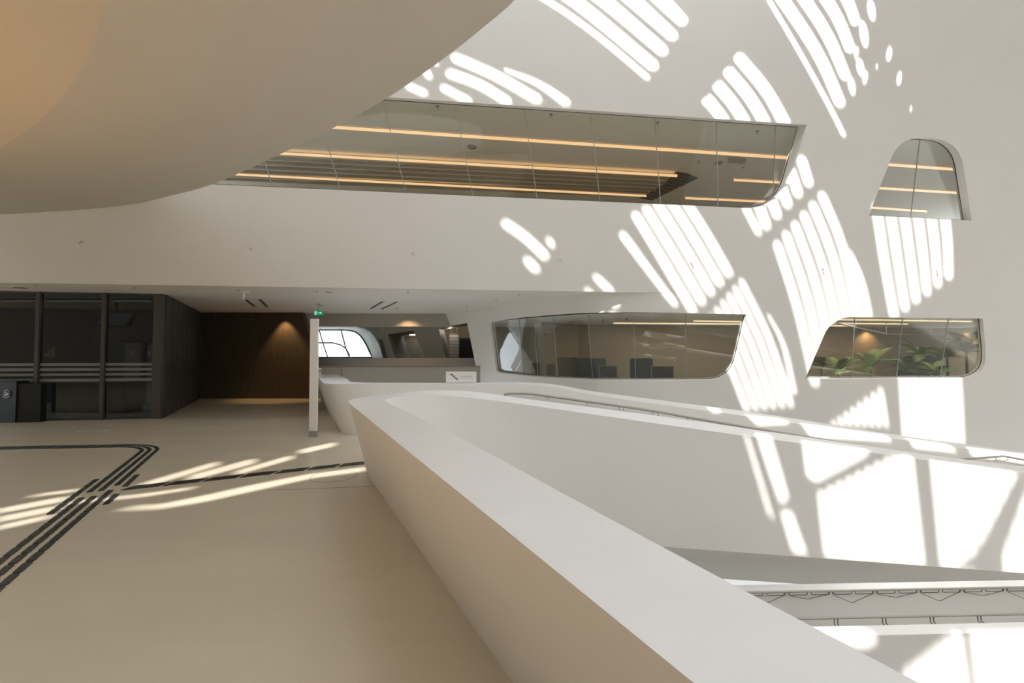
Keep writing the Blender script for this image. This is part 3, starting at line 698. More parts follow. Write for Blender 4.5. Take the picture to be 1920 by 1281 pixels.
# palms
def palm(px, py, off, hgt, n, L, mi, label, spread=1.0):
    k_ = (px - 960) / FPX; Y = (11.78 + off) / (1 - .107 * k_)
    top = Py(px, py, Y); base = V((top.x, Y, 0))
    r = root('potted_palm', base, label=label, category='palm', group='palms in the study room')
    MB().lathe(base, [(.16, 0), (.2, .05), (.24, .42), (.22, .42), (.2, .38)], 14).build('planter', 'pot', r)
    z0 = .4; z1 = max(.5, top.z)
    MB().tube([base + V((0, 0, z0)), base + V((.02, .01, (z0 + z1) / 2)), V((top.x, Y, z1))], [.05, .04, .03], 7).build('trunk', 'stem', r)
    for i in range(n):
        az = 2 * math.pi * i / n + random.uniform(-.25, .25); el = random.uniform(.45, 1.4); l = L * random.uniform(.75, 1.1)
        d = V((math.cos(az) * spread, math.sin(az) * spread * .8, 0))
        pts = []; 
        for k in range(9):
            t = k / 8; pts.append(V((top.x, Y, z1)) + d * (l * math.cos(el) * t + l * .25 * t * t) + V((0, 0, l * (math.sin(el) * t - .6 * t * t * (1.25 - el * .5)))))
        b = MB().tube(pts, [.009 * (1 - .8 * k / 8) for k in range(9)], 4)
        vs = []; fs = []
        for k in range(1, 9):
            for f_ in (0, .33, .66):
                if k == 8 and f_: continue
                p = pts[k].lerp(pts[min(8, k + 1)], f_); t = (pts[min(8, k + 1)] - pts[k - 1]).normalized()
                sd = t.cross(V((0, 0, 1))).normalized(); ll = .26 * l * (1.15 - abs(k / 8 - .45))
                for s in (-1, 1):
                    tip = p + (sd * s * .8 + t * .65 + V((0, 0, -.25))) * ll; wv = t * .0095
                    m_ = p.lerp(tip, .5) + V((0, 0, .015)); j = len(vs)
                    vs += [p - wv, p + wv, m_ + wv * .9, m_ - wv * .9, tip]; fs += [(j, j + 1, j + 2, j + 3), (j + 3, j + 2, j + 4)]
        b.add(vs, fs)
        o = mesh('frond', b.v, b.f, M['leaf'][mi if random.random() < .7 else random.randrange(3)], r)
palm(1723, 668, 1.5, 1.6, 13, .95, 0, 'bushy palm in the middle of the palm window', .75)
palm(1812, 664, 1.0, 1.7, 14, 1.15, 2, 'tall dark palm at the right end of the palm window', .75)
palm(1776, 672, 2.0, 1.7, 11, 1.0, 0, 'palm behind the tall dark one towards the window centre')
palm(1632, 692, 1.0, 1.4, 13, .95, 1, 'light palm by the first joint of the palm window')
palm(1572, 702, .75, 1.3, 13, .8, 1, 'low pale palm in the lower left corner of the palm window')
palm(1700, 700, .9, 1.3, 11, .8, 0, 'low palm at the sill near the second window joint')
palm(1755, 703, .75, 1.3, 11, .75, 1, 'low light palm at the sill near the third window joint')
palm(1540, 690, 1.6, 1.3, 10, .8, 2, 'dark palm at the far left of the palm window')
pb_ = root('planter_box', Py(1745, 690, 15), label='dark low cabinet behind the palms', category='cabinet')
a = Py(1700, 668, 16.4); b = Py(1765, 668, 16.4)
MB().box(((a.x + b.x) / 2, 16.6, a.z / 2), b.x - a.x, .4, a.z).build('body', 'pot', pb_); MB().box(((a.x + b.x) / 2, 16.6, a.z + .01), b.x - a.x + .04, .44, .02).build('top', 'dark', pb_)
def spot(name, loc, to, power, col, angle, blend=.6, size=.05):
    l = bpy.data.lights.new(name, 'SPOT'); l.energy = power; l.color = col; l.spot_size = angle; l.spot_blend = blend; l.shadow_soft_size = size
    o = bpy.data.objects.new(name, l); COL.objects.link(o); o.location = loc
    o.rotation_euler = (V(to) - V(loc)).to_track_quat('-Z', 'Y').to_euler(); return o
WARM = (1.0, .62, .28)
def downlight(c, label, power, to, ang=1.5, group=None):
    c = V(c); r = root('downlight', c, label=label, category='downlight')
    if group: r['group'] = group
    MB().lathe(c + V((0, 0, -.012)), [(.045, 0), (.065, .004), (.065, .014)], 16).build('trim_ring', 'print', r)
    MB().lathe(c + V((0, 0, -.006)), [(.042, 0), (.042, .004)], 16).build('lens', 'lens', r)
    spot('downlight_lamp', c + V((0, 0, -.03)), to, power, WARM, ang)
for px, l in [(1626, 'downlight washing the brown wall at the left of the palm window'), (1815, 'downlight washing the brown wall at the right of the palm window')]:
    k_ = (px - 960) / FPX; Yw = (15.8 - .14 * 1.9) / (1 - .14 * k_); c = V((k_ * Yw, Yw - .3, ZL)); downlight(c, l, 45, c + V((0, .4, -2)), 2.0, 'study room downlights')

# ------------------------------------------------------------------ lobby: glass partition, dark panels, oak wall
g0 = Pz(294, 785, 0); g1 = Pz(66, 789.5, 0); gd = (g1 - g0).normalized(); gn = V((-gd.y, gd.x, 0)); gn = gn if gn.y < 0 else -gn
def gpl(px, py): return Ppl(px, py, g0, gn)
GP = root('glass_partition', g0, label='dark framed glass partition along the left of the lobby', category='partition')
posts = [g0, gpl(192, 787), gpl(68, 789), gpl(-70, 792), gpl(-220, 795), gpl(-420, 800)]
for i, p in enumerate(posts):
    w_ = .19 if i == 0 else .085
    MB().box((p.x, p.y, CEIL / 2), w_, .12, CEIL, (gd, gn, V((0, 0, 1)))).build('post', 'post', GP)
for i in range(len(posts) - 1):
    a, b = posts[i] + gd * (.1 if i == 0 else .05), posts[i + 1] - gd * .05
    MB().box(((a + b) / 2).to_2d().to_3d() + V((0, 0, CEIL / 2)), (b - a).length, .014, CEIL - .06, (gd, gn, V((0, 0, 1)))).build('pane', 'glassp', GP)
    for y0, y1 in ((681, 686.3), (690.3, 695.6), (700, 704.8), (710, 715.6)):
        z0 = gpl(150, y1).z; z1 = gpl(150, y0).z
        MB().box(((a + b) / 2).to_2d().to_3d() + V((0, 0, (z0 + z1) / 2)) + gn * .01, (b - a).length, .003, z1 - z0, (gd, gn, V((0, 0, 1)))).build('frosted_band', 'frost', GP)
    MB().box(((a + b) / 2).to_2d().to_3d() + V((0, 0, .02)), (b - a).length, .06, .04, (gd, gn, V((0, 0, 1)))).build('bottom_rail', 'dark', GP)
    MB().box(((a + b) / 2).to_2d().to_3d() + V((0, 0, CEIL - .02)), (b - a).length, .06, .04, (gd, gn, V((0, 0, 1)))).build('top_rail', 'dark', GP)
s0 = g0 + V((.08, .1, 0)); s1 = Py(374, 745, 16.38); s1.z = 0
sd_ = (s1 - s0); SL = sd_.length; sd_.normalize(); sn = V((sd_.y, -sd_.x, 0))
PW = root('panel_wall', s0, label='receding wall of tall dark grey panels beside the glass partition', category='panel wall')
for i in range(8):
    a = s0 + sd_ * (SL * i / 8 + .022); b = s0 + sd_ * (SL * (i + 1) / 8 - .022); c = (a + b) / 2
    MB().box((c.x, c.y, CEIL / 2), (b - a).length, .05, CEIL - .02, (sd_, sn, V((0, 0, 1)))).build('panel', 'panel', PW)
    for zc_ in (1.16, 1.0, .84): MB().box(V((c.x, c.y, zc_ + .14)) + sn * .027, (b - a).length, .004, .09, (sd_, sn, V((0, 0, 1)))).build('black_band', 'black', PW)
c = (s0 + s1) / 2 - sn * .06; MB().box((c.x, c.y, CEIL / 2), SL, .06, CEIL, (sd_, sn, V((0, 0, 1)))).build('backing', 'black', PW)
WY = 16.4
oa = Py(371, 583, WY); ob = Py(566, 585, WY)
pl = [V((oa.x - 1.5, WY, 0)), V((Py(588, 742, WY).x, WY, 0)), V((Py(584, 640, WY).x, WY, Py(584, 640, WY).z)), V((ob.x, WY, CEIL)), V((oa.x - 1.5, WY, CEIL))]
MB().prism(pl, (0, .25, 0)).build('wall_oak', 'wood', kind='structure', label='dark oak wall with slanted right edge at the end of the lobby', category='wall')
c = V((Py(535, 585, WY).x, WY - .28, CEIL)); downlight(c, 'downlight grazing the dark oak wall', 130, c + V((.05, .22, -2)), 1.35)
# room behind the glass
wallbox('wall_office', (-22, 14.3), (-11.1, 15.4), 0, CEIL, .1, 'bluegrey', 'blue grey back wall of the glazed office')
hs = root('hanging_screen', Py(210, 590, 12.6), label='dark flat screen hung from the ceiling behind the glass partition', category='screen')
q = [Py(x, y, 13.0) for x, y in [(172, 611), (195, 585), (254, 586), (240, 613)]]
MB().prism(q, (0, .08, 0)).build('display', 'screen', hs); MB().prism([p + (sum(q, V()) / 4 - p) * .12 + V((0, -.012, 0)) for p in q], (0, .01, 0)).build('glass_face', 'dark', hs)
c = sum(q, V()) / 4; MB().tube([c + V((0, .04, 0)), V((c.x, c.y + .04, CEIL))], .03, 8).build('hanger', 'black', hs)
def cabinet(px0, px1, pyt, Y, m, label, name='counter', nd=2):
    a = Py(px0, pyt, Y); b = Py(px1, pyt, Y); h = a.z; r = root(name, V(((a.x + b.x) / 2, Y, 0)), label=label, category='counter')
    MB().box(((a.x + b.x) / 2, Y + .3, h / 2), b.x - a.x, .6, h - .04).build('body', m, r)
    MB().box(((a.x + b.x) / 2, Y + .29, h - .01), b.x - a.x + .06, .66, .03).build('counter_top', 'grey', r)
    for i in range(nd):
        w_ = (b.x - a.x) / nd; MB().box((a.x + w_ * (i + .5), Y - .006, h / 2), w_ - .02, .02, h - .16).build('door', 'dark', r)
cabinet(98, 180, 717, 12.4, 'dark', 'low dark counter behind the middle pane of the partition')
cabinet(200, 235, 716, 12.3, 'panel', 'narrow dark cabinet behind the right pane of the partition', nd=1)
dr = root('door_office', V((Py(265, 700, 14.8).x, 14.9, 0)), label='grey office door with notices behind the glass partition', category='door', kind='structure')
a = Py(229, 642, 14.9); b = Py(290, 642, 14.9)
MB().box(((a.x + b.x) / 2, 15.02, a.z / 2), b.x - a.x, .05, a.z).build('door_leaf', 'mid', dr)
MB().box(((a.x + b.x) / 2, 14.98, a.z + .03), b.x - a.x + .1, .12, .09).build('door_head', 'black', dr)
MB().box((Py(267, 650, 14.9).x, 14.98, a.z / 2), .14, .1, a.z).build('door_post', 'black', dr)
c = Py(241, 663, 14.9); MB().box((c.x, 14.98, c.z), .22, .01, .18).build('notice', 'print', dr)
for i in range(2):
    for j in range(2): MB().box((c.x - .05 + .1 * i, 14.972, c.z - .04 + .08 * j), .07, .006, .05).build('notice_print', 'red', dr)
c = Py(276, 663, 14.9); MB().box((c.x, 14.98, c.z), .12, .01, .18).build('notice', 'print', dr)
yp = root('wall_poster', Py(96, 662, 14.0), label='pale yellow triangular poster on the office wall', category='poster')
q = [Py(x, y, 14.35) for x, y in [(80, 668), (102, 651), (103, 669)]]
MB().prism(q, (0, .02, 0)).build('sheet', 'yellow', yp); q2 = [Py(x, y, 14.33) for x, y in [(91, 661), (95, 658), (95, 672), (91, 672)]]
MB().prism(q2, (0, .012, 0)).build('print', 'textg', yp)
# waste bin
bb = Pz(2, 793, 0); bY = bb.y
BN = root('waste_bin', V((Py(8, 780, bY).x, bY + .2, 0)), label='dark navy waste bin with round white emblem at the far left', category='bin')
xa, xb = Py(-34, 760, bY).x, Py(29, 760, bY).x; bh = Py(10, 718.5, bY).z
MB().prism([V((xa, bY, .03)), V((xb, bY, .03)), V((xb + .01, bY, bh)), V((xa - .01, bY, bh))], (0, .26, 0)).build('body', 'bin', BN)
MB().box(((xa + xb) / 2, bY + .13, bh + .02), xb - xa + .05, .3, .05).build('lid', 'binb', BN)
MB().box(((xa + xb) / 2, bY + .13, .02), xb - xa - .06, .22, .04).build('plinth', 'binb', BN)
MB().prism([V((xb + .01, bY + .03, .0)), V((Py(66, 760, bY).x, bY + .12, 0)), V((Py(66, 760, bY).x, bY + .12, bh - .02)), V((xb + .01, bY + .03, bh - .02))], (0, .14, 0)).build('side_box', 'binb', BN)
ec = Py(12.5, 738.5, bY); er = .115
em = MB(); em.lathe(ec + V((0, -.004, 0)), [(er, 0), (er, .006)], 28, (V((1, 0, 0)), V((0, 0, 1)), V((0, -1, 0)))); bd = em.build('badge', 'navy', BN)
def arc(c, r, a0, a1, wd, n=10):
    o_ = [V((c.x + r * math.cos(a0 + (a1 - a0) * k / n), c.y, c.z + r * math.sin(a0 + (a1 - a0) * k / n))) for k in range(n + 1)]
    i_ = [V((c.x + (r - wd) * math.cos(a0 + (a1 - a0) * k / n), c.y, c.z + (r - wd) * math.sin(a0 + (a1 - a0) * k / n))) for k in range(n + 1)]
    return o_, i_
ec2 = ec + V((0, -.012, 0)); mb = MB()
for a0, a1 in ((.25 * math.pi, .75 * math.pi), (1.2 * math.pi, 1.8 * math.pi)):
    o_, i_ = arc(ec2, er * .84, a0, a1, .012); n = len(o_)
    mb.add(o_ + i_, [(i, i + 1, n + i + 1, n + i) for i in range(n - 1)])
mb.add([ec2 + V((x * er, 0, z * er)) for x, z in [(-.45, .15), (-.3, .5), (-.1, .45), (0, .1), (-.15, .1), (-.2, .3), (-.28, .1)]], [tuple(range(7))])
mb.add([ec2 + V((x * er, 0, z * er)) for x, z in [(-.6, -.15), (-.35, -.05), (0, -.1), (.1, .15), (.5, .15), (.55, -.1), (.3, -.2), (.1, -.45), (-.2, -.4)]], [tuple(range(9))])
o = mb.build('emblem', 'print', BN); o.parent = bd; o.matrix_parent_inverse = bd.matrix_world.inverted()

# white totem
tb = Pz(586.5, 820, 0); tt = Py(590, 598, tb.y)
TM = root('information_post', tb, label='tall slim white post standing on the lobby floor beside the parapet', category='post')
MB().prism([V((tb.x - .075, tb.y, .12)), V((tb.x + .072, tb.y, .12)), V((tb.x + .072, tb.y, tt.z)), V((tb.x - .075, tb.y, tt.z))], (0.0, .05, 0)).build('post_body', 'cap', TM)
MB().box((tb.x - .0015, tb.y + .025, .06), .149, .054, .12).build('base', 'mid', TM)
MB().box((tb.x - .084, tb.y + .04, tt.z / 2 + .06), .016, .03, tt.z - .12).build('edge_strip', 'mid', TM)
# ------------------------------------------------------------------ far corridor
wallbox('wall_fascia', (-8.6, 16.75), (-2.3, 16.9), Py(700, 612, 16.8).z, CEIL + .02, .3, 'taupe', 'grey fascia above the far corridor')
c = V((Py(762, 588, 16.5).x, 16.58, CEIL)); downlight(c + V((0, -.25, 0)), 'downlight glowing on the grey fascia of the far corridor', 60, c + V((0, .35, -2)), 1.9)
def pxpoly(pts, Y): return [Py(x, y, Y) for x, y in pts]
quad('ceiling_corridor', [V((-12, 17.0, 3.0)), V((3, 17.0, 3.0)), V((3, 27, 3.0)), V((-16, 27, 3.0))], 'white', 'ceiling of the far corridor', 'ceiling')
quad('floor_corridor', [V((-16, 17.2, .3)), V((3, 17.2, .3)), V((3, 27, .3)), V((-16, 27, .3))], 'taupe', 'floor of the far corridor', 'floor', off=(0, 0, -.05))
YW = 24.0
win = [V(p) for p in [(480, 671.5), (480, 617.5), (640, 617.5), (652, 618.5), (662, 621), (671, 627), (678, 635.5), (685, 648), (691, 661), (694.5, 671.5)]]
def far(s, z, d=0.0): return V((s, YW + d, z))
hw = [(Py(p.x, p.y, YW).x, Py(p.x, p.y, YW).z) for p in win]
YS = 22.6
ho = [(q.x, q.z) for q in (Py(x, y, YS) for x, y in [(470, 671.5), (470, 612.5), (650, 612.5), (668, 613), (682, 616), (694, 622), (702, 631), (709, 643), (714, 656), (718.5, 671.5)])]
P, T = cdt([(-17, .3), (3, .3), (3, 3.1), (-17, 3.1)], [ho]); n = len(P)
MB().add([V((p.x, YS, p.y)) for p in P], T).build('wall_far', 'white', kind='structure', label='white end wall of the far corridor around the bright window', category='wall')
W5 = root('window_5', far(hw[5][0], hw[5][1]), label='bright far window with curved mullions beyond the white post', category='window', kind='structure')
n = len(hw); mesh('reveal', [V((p[0], YS, p[1])) for p in ho] + [far(*p, .3) for p in hw], [(i, (i + 1) % n, n + (i + 1) % n, n + i) for i in range(n)], 'white', W5)
MB().tube([far(*p, .3) for p in hw], .07, 6, True).build('frame', 'dark', W5)
for pts, r_ in [([(598, 617), (605, 642), (615, 672)], .035), ([(639, 617), (648, 652), (656, 672)], .04), ([(480, 643.5), (597, 643), (624, 643), (639, 647), (649, 654), (656, 667)], .04), ([(560, 617), (575, 672)], .035)]:
    MB().tube([Py(x, y, YW + .3) for x, y in pts], r_, 6).build('mullion', 'grey', W5)
P, T = cdt(hw, []); n = len(P)
mesh('pane', [far(p.x, p.y, .3) for p in P] + [far(p.x, p.y, .32) for p in P], [tuple(t) for t in T] + [tuple(i + n for i in t[::-1]) for t in T], 'glass', W5)
wallbox('wall_corridor_left', (-14.6, 24.2), (-10.9, 16.7), .3, 3.1, .1, 'white', 'white side wall of the far corridor behind the oak wall')
# corridor side wall with two slanted openings
YC = 19.2
ow = pxpoly([(706, 605), (905, 590), (905, 700), (733, 700), (718, 640)], YC)
hA = pxpoly([(727, 627), (775, 620), (797.5, 671), (790, 675), (745, 672), (738, 664)], YC); hB = pxpoly([(822, 616), (875, 606), (892.5, 688), (846, 684), (838, 678)], YC)
o2 = lambda L: [(p.x, p.z) for p in L]
P, T = cdt(o2(ow), [o2(hA), o2(hB)])
MB().add([V((p.x, YC, p.y)) for p in P], T).build('wall_corridor', 'taupe', kind='structure', label='grey wall with two slanted openings in the far corridor', category='wall')
for nm, h, lb in (('window_6', hA, 'slanted opening left in the far corridor wall'), ('window_7', hB, 'dark slanted opening at the right of the far corridor wall')):
    r = root(nm, h[0], label=lb, category='opening', kind='structure'); n = len(h)
    mesh('reveal', h + [p + V((.35 if nm == 'window_6' else .06, 1.2, 0)) for p in h], [(i, (i + 1) % n, n + (i + 1) % n, n + i) for i in range(n)], 'grey', r)
quad('wall_corridor_room', [V((-5.6, 22, .3)), V((1.5, 22, .3)), V((1.5, 22, 3.0)), V((-5.6, 22, 3.0))], 'brownwall', 'brown back wall seen through the slanted openings', 'wall', off=(0, .1, 0))
MB().box((-5.5, 21.6, 1.6), .1, 4.0, 2.8).build('wall_corridor_side', 'grey', kind='structure', label='grey side wall beside the slanted openings', category='wall')
for nm, x0, x1, y0, y1, Y, lb, nn in [('window_blind', 757, 800, 634, 674, 21.6, 'grey slatted blind in the left slanted opening', 9), ('window_blind', 843, 860, 628, 684, 20.6, 'pale slatted blind in the right slanted opening', 9)]:
    r = root(nm, Py((x0 + x1) / 2, y1, Y), label=lb, category='blind', group='blinds in the far corridor')
    for i in range(nn):
        a = Py(x0, y0 + (y1 - y0) * i / nn, Y); b = Py(x1, y0 + (y1 - y0) * (i + .82) / nn, Y)
        MB().box(((a.x + b.x) / 2, Y, (a.z + b.z) / 2), b.x - a.x, .02, a.z - b.z).build('slat', 'blind' if x0 > 800 else 'mid', r)
    MB().tube([Py(x0, y0 - 1, Y), Py(x1, y0 - 1, Y)], .03, 6).build('headrail', 'grey', r)
    for xx in (x0 + 3, x1 - 3):
        p_ = Py(xx, y0 - 1, Y); MB().tube([p_, V((p_.x, p_.y, 3.0))], .012, 5).build('hanger', 'grey', r)
cl_ = root('corridor_lamp', Py(776, 628, 21), label='small glowing lamp inside the left slanted opening', category='lamp')
a = Py(768, 628, 21.2); b = Py(782, 628, 21.2); MB().box(((a.x + b.x) / 2, 21.2, a.z), b.x - a.x, .1, .05).build('diffuser', 'lens', cl_); MB().box(((a.x + b.x) / 2, 21.2, a.z + .04), b.x - a.x + .04, .12, .03).build('housing', 'grey', cl_); MB().tube([V(((a.x + b.x) / 2, 21.2, a.z + .05)), V(((a.x + b.x) / 2, 21.2, 3.0))], .015, 6).build('hanger', 'grey', cl_)
dk = root('dark_cupboard', Py(866, 680, 21.4), label='black cupboard in the right slanted opening', category='cupboard')
a = Py(861, 634, 21.3); b = Py(890, 634, 21.3); MB().box(((a.x + b.x) / 2, 21.6, .3 + (a.z - .3) / 2), b.x - a.x, .6, a.z - .3).build('body', 'black', dk); MB().box(((a.x + b.x) / 2 - .02, 21.29, .3 + (a.z - .3) / 2), (b.x - a.x) * .9, .02, a.z - .4).build('door', 'binb', dk)
pn = root('grey_wall_panel', Py(720, 655, 21), label='small grey slanted panel between far window and openings', category='panel')
MB().prism(pxpoly([(709, 636), (720, 636), (733, 671), (718, 671)], 20.5), (0, .06, 0)).build('panel_face', 'mid', pn); MB().prism(pxpoly([(711, 638), (719, 638), (730, 669), (719.5, 669)], 20.47), (0, .02, 0)).build('inset', 'grey', pn)
# sill ledge and parapet behind the sign
mb = MB().prism(pxpoly([(560, 671.5), (888, 671.5), (893, 687.5), (560, 686)], 17.9), (0, .5, 0)); mb.build('trim_2', 'mid', kind='structure', label='grey ledge below the far window', category='trim')
P3 = root('corridor_parapet', V((-3, 13.5, 0)), label='taupe parapet behind the sign below the far window', category='parapet')
a = Py(603, 689, 13.6); b = Py(640, 689, 13.6); c = Py(900, 689, 14.0)
MB().prism([V((a.x, 13.6, 0)), V((b.x, 13.6, 0)), V((b.x, 13.6, b.z)), V((a.x, 13.6, a.z))], (0, .25, 0)).build('panel', 'taupe', P3)
MB().prism([V((b.x + .02, 13.6, 0)), V((c.x, 13.9, 0)), V((c.x, 13.9, b.z)), V((b.x + .02, 13.6, b.z))], (0, .25, 0)).build('panel', 'taupe', P3)
MB().prism([V((a.x - .02, 13.56, b.z)), V((c.x, 13.86, b.z)), V((c.x, 14.18, b.z)), V((a.x - .02, 13.88, b.z))], (0, 0, .03)).build('cap', 'brownwall', P3)
# sign on the parapet
SY = 9.36
a = Py(836, 717.5, SY); b = Py(893, 697, SY)
SG = root('stair_sign', V(((a.x + b.x) / 2, SY, a.z)), label='small white stair warning sign standing on the farther parapet', category='sign')
MB().box(((a.x + b.x) / 2, SY + .02, (a.z + b.z) / 2), b.x - a.x, .03, b.z - a.z).build('board', 'sign', SG)
MB().box(((a.x + b.x) / 2, SY + .06, a.z + .015), b.x - a.x, .1, .02).build('foot', 'steel', SG)
st = [(844.5, 702.3), (848.8, 702.3), (848.8, 705.5), (852.7, 705.5), (852.7, 709.4), (857.2, 709.4), (857.2, 712.8)]
mb = MB()
for p, q in zip(st, st[1:]):
    p = Py(p[0], p[1], SY); q = Py(q[0], q[1], SY); lo = V((min(p.x, q.x) - .007, 0, min(p.z, q.z) - .007)); hi = V((max(p.x, q.x) + .007, 0, max(p.z, q.z) + .007))
    mb.box(((lo.x + hi.x) / 2, SY + .003, (lo.z + hi.z) / 2), hi.x - lo.x, .004, hi.z - lo.z)
mb.build('stair_symbol', 'wine', SG)
def text(s, loc, size, m, parent, name, rot=(math.pi / 2, 0, 0), width=None):
    cu = bpy.data.curves.new(name, 'FONT'); cu.body = s; cu.size = size; cu.extrude = .001; cu.resolution_u = 3
    t = bpy.data.objects.new('tmp', cu); COL.objects.link(t); bpy.context.view_layer.update()
    me = bpy.data.meshes.new_from_object(t.evaluated_get(bpy.context.evaluated_depsgraph_get())); bpy.data.objects.remove(t)
    if width:
        xs = [v.co.x for v in me.vertices]; k = width / (max(xs) - min(xs))
        for v in me.vertices: v.co.x *= k
    me.materials.clear(); me.materials.append(M[m]); o = bpy.data.objects.new(name, me); COL.objects.link(o)
    if parent: o.parent = parent; o.matrix_parent_inverse = parent.matrix_world.inverted()
    o.location = loc; o.rotation_euler = rot; return o
text('Achtung Stufen', Py(864, 706.6, SY) + V((0, .002, 0)), .03, 'textg', SG, 'lettering', width=.235)
text('Mind the steps', Py(864, 709.9, SY) + V((0, .002, 0)), .026, 'textl', SG, 'small_lettering', width=.235)

# ------------------------------------------------------------------ handrails
def rail(name, pts, r_, m, label, group=None):
    o = root(name, pts[0], label=label, category='handrail')
    if group: o['group'] = group
    MB().tube(catmull(pts, 5), r_, 10).build('rail', m, o, smooth=True); return o
H1 = rail('handrail', [Py(945.5, 740.3, 8.98), Py(953, 738.2, 9.0), Py(970, 737.8, 9.02), Py(996, 738.6, 9.05), Py(1027, 743, 9.08), Py(1110, 754.5, 9.12), Py(1219, 770, 9.22), Py(1351, 793, 9.38), Py(1644, 841, 9.7)], .025, 'rail', 'long steel handrail along the farther parapet starting near the sign')
for px in (1027, 1100, 1161, 1169, 1224, 1235, 1290, 1301, 1352, 1362):
    y = 743 + (px - 1027) * .1525; Y = 9.08 + (px - 1027) * .00095; p = Py(px, y, Y)
    MB().tube([p, p + V((0, .02, -.055)), p + V((.03, .05, -.075)), p + V((.035, .22, -.08))], .007, 6).build('bracket', 'rail', H1)
H2 = rail('handrail', [Py(1802, 861.5, 10.0), Py(1840, 859, 10.04), Py(1870, 856.5, 10.08), Py(1884, 855.8, 10.1), Py(1898, 858.5, 10.12), Py(1930, 864, 10.16), Py(2100, 892, 10.4)], .021, 'rail', 'short steel handrail at the right edge of the farther parapet')
for px, y in ((1868, 857), (1890, 857)):
    p = Py(px, y, 10.09); MB().tube([p, p + V((0, .02, -.08)), p + V((-.05, .06, -.1)), p + V((-.08, .2, -.1))], .007, 6).build('bracket', 'rail', H2)

# ------------------------------------------------------------------ walkway one level down
def yl(X): return .035 * (X - 4)
LZ = 1.6 - (1185 - 664) / FPX * 6.25
def balus(name, Y0, th, z, label, hgt, lean, X0=0.2, X1=13):
    r = root(name, V((3, Y0, z - hgt)), label=label, category='parapet')
    A_ = [V((X0, Y0 + yl(X0), z)), V((X1, Y0 + yl(X1), z)), V((X1, Y0 + th + yl(X1), z)), V((X0, Y0 + th + yl(X0), z))]
    MB().prism(A_, (0, 0, -.03)).build('cap', 'cap', r)
    Bq = [V((X0, Y0 + yl(X0) + .01, z - .03)), V((X1, Y0 + yl(X1) + .01, z - .03)), V((X1, Y0 + yl(X1) + lean, z - hgt)), V((X0, Y0 + yl(X0) + lean, z - hgt))]
    MB().prism(Bq, (0, th - .02, 0)).build('body', 'white', r); return r
balus('lower_near_parapet', 6.25, .22, LZ, 'sunlit white parapet in front of the lower walkway at bottom right', 2.2, .05)
balus('lower_far_parapet', 7.36, .27, LZ, 'shaded white parapet behind the lower walkway at bottom right', 1.1, -.05)
quad('floor_walkway', [V((.2, 6.4, LZ - 1.0)), V((13, 6.7, LZ - 1.0)), V((13, 7.8, LZ - 1.0)), V((.2, 7.4, LZ - 1.0))], 'floor', 'beige floor of the lower walkway', 'floor', off=(0, 0, -.2))
def lrail(Y, py, label, name, vlines):
    z = Py(1700, py, Y).z; X0, X1 = 1.2, 12
    r = rail(name, [V((X0, Y + yl(X0), z)), V((5, Y + yl(5), z)), V((9, Y + yl(9), z)), V((X1, Y + yl(X1), z))], .018, 'rail', label, 'handrails of the lower walkway')
    per = .71; X = Py(1476, py, Y).x - per * 4; i = 0
    while X < 11:
        y0 = Y + yl(X); q = lambda x, dz, dy=0.0: V((x, Y + yl(x) + dy, z + dz))
        for dx in (-.025, .025):
            if vlines: MB().tube([q(X + dx, 0), q(X + dx, -.05)], .006, 5).build('bracket', 'railw', r)
            else: MB().tube([q(X + dx, 0), q(X + dx, -.045, -.01), q(X + dx - .02, -.07, -.03), q(X + dx - .03, -.075, -.1)], .007, 5).build('bracket', 'railw', r)
        if vlines:
            MB().tube([q(X + .04, -.01), q(X + .045, -.045), q(X + .06, -.055), q(X + .31, -.055), q(X + .325, -.045), q(X + .33, -.01)], .006, 5).build('loop', 'railw', r)
            MB().tube([q(X + .39, -.01), q(X + .395, -.045), q(X + .41, -.055), q(X + .65, -.055), q(X + .665, -.045), q(X + .67, -.01)], .006, 5).build('loop', 'railw', r)
            MB().tube([q(X + .03, -.06), q(X + .34, -.12 - .07 * (i % 2)), q(X + .68, -.05)], .005, 5).build('v_line', 'railw', r)  # thin dark V-shaped tube below the rail
        X += per; i += 1
lrail(7.22, 1110.5, 'handrail with thin dark V lines on the far parapet of the lower walkway', 'lower_handrail', True)
lrail(6.62, 1160.5, 'lower handrail just above the sunlit near parapet of the walkway', 'lower_handrail', False)

# ------------------------------------------------------------------ tactile guide path on the floor
TG = root('tactile_guide_path', Pz(200, 925, 0), label='black dashed tactile guide path turning left across the lobby floor', category='tactile path')
pB0 = Pz(0, 1077, 0); pdir = V((-.457, .889, 0)).normalized(); pn_ = V((pdir.y, -pdir.x, 0))
pBm = Pz(151, 958.5, 0); pdir = (Pz(286.5, 840, 0) - pB0).normalized(); pn_ = V((pdir.y, -pdir.x, 0))
tie = mesh('strip', *(lambda m_: (m_.v, m_.f))(MB().prism([V((x, y, .001)) for x, y in [(-.095, -.022), (-.08, -.028), (.08, -.028), (.095, -.022), (.095, .022), (.08, .028), (-.08, .028), (-.095, .022)]], (0, 0, .006))), 'black', TG)
fixn(tie.data); first = [True]
def strip(c, ang, length=.2):
    mw = Matrix.Translation(V((c.x, c.y, 0))) @ Matrix.Rotation(ang, 4, 'Z') @ Matrix.Diagonal((length / .2, 1, 1, 1))
    if first[0]: tie.matrix_basis = mw; first[0] = False
    else: linked('strip', tie, mw, TG)
TG_L = (Pz(286.5, 840, 0) - pB0).length + .3
an = math.atan2(pdir.y, pdir.x)
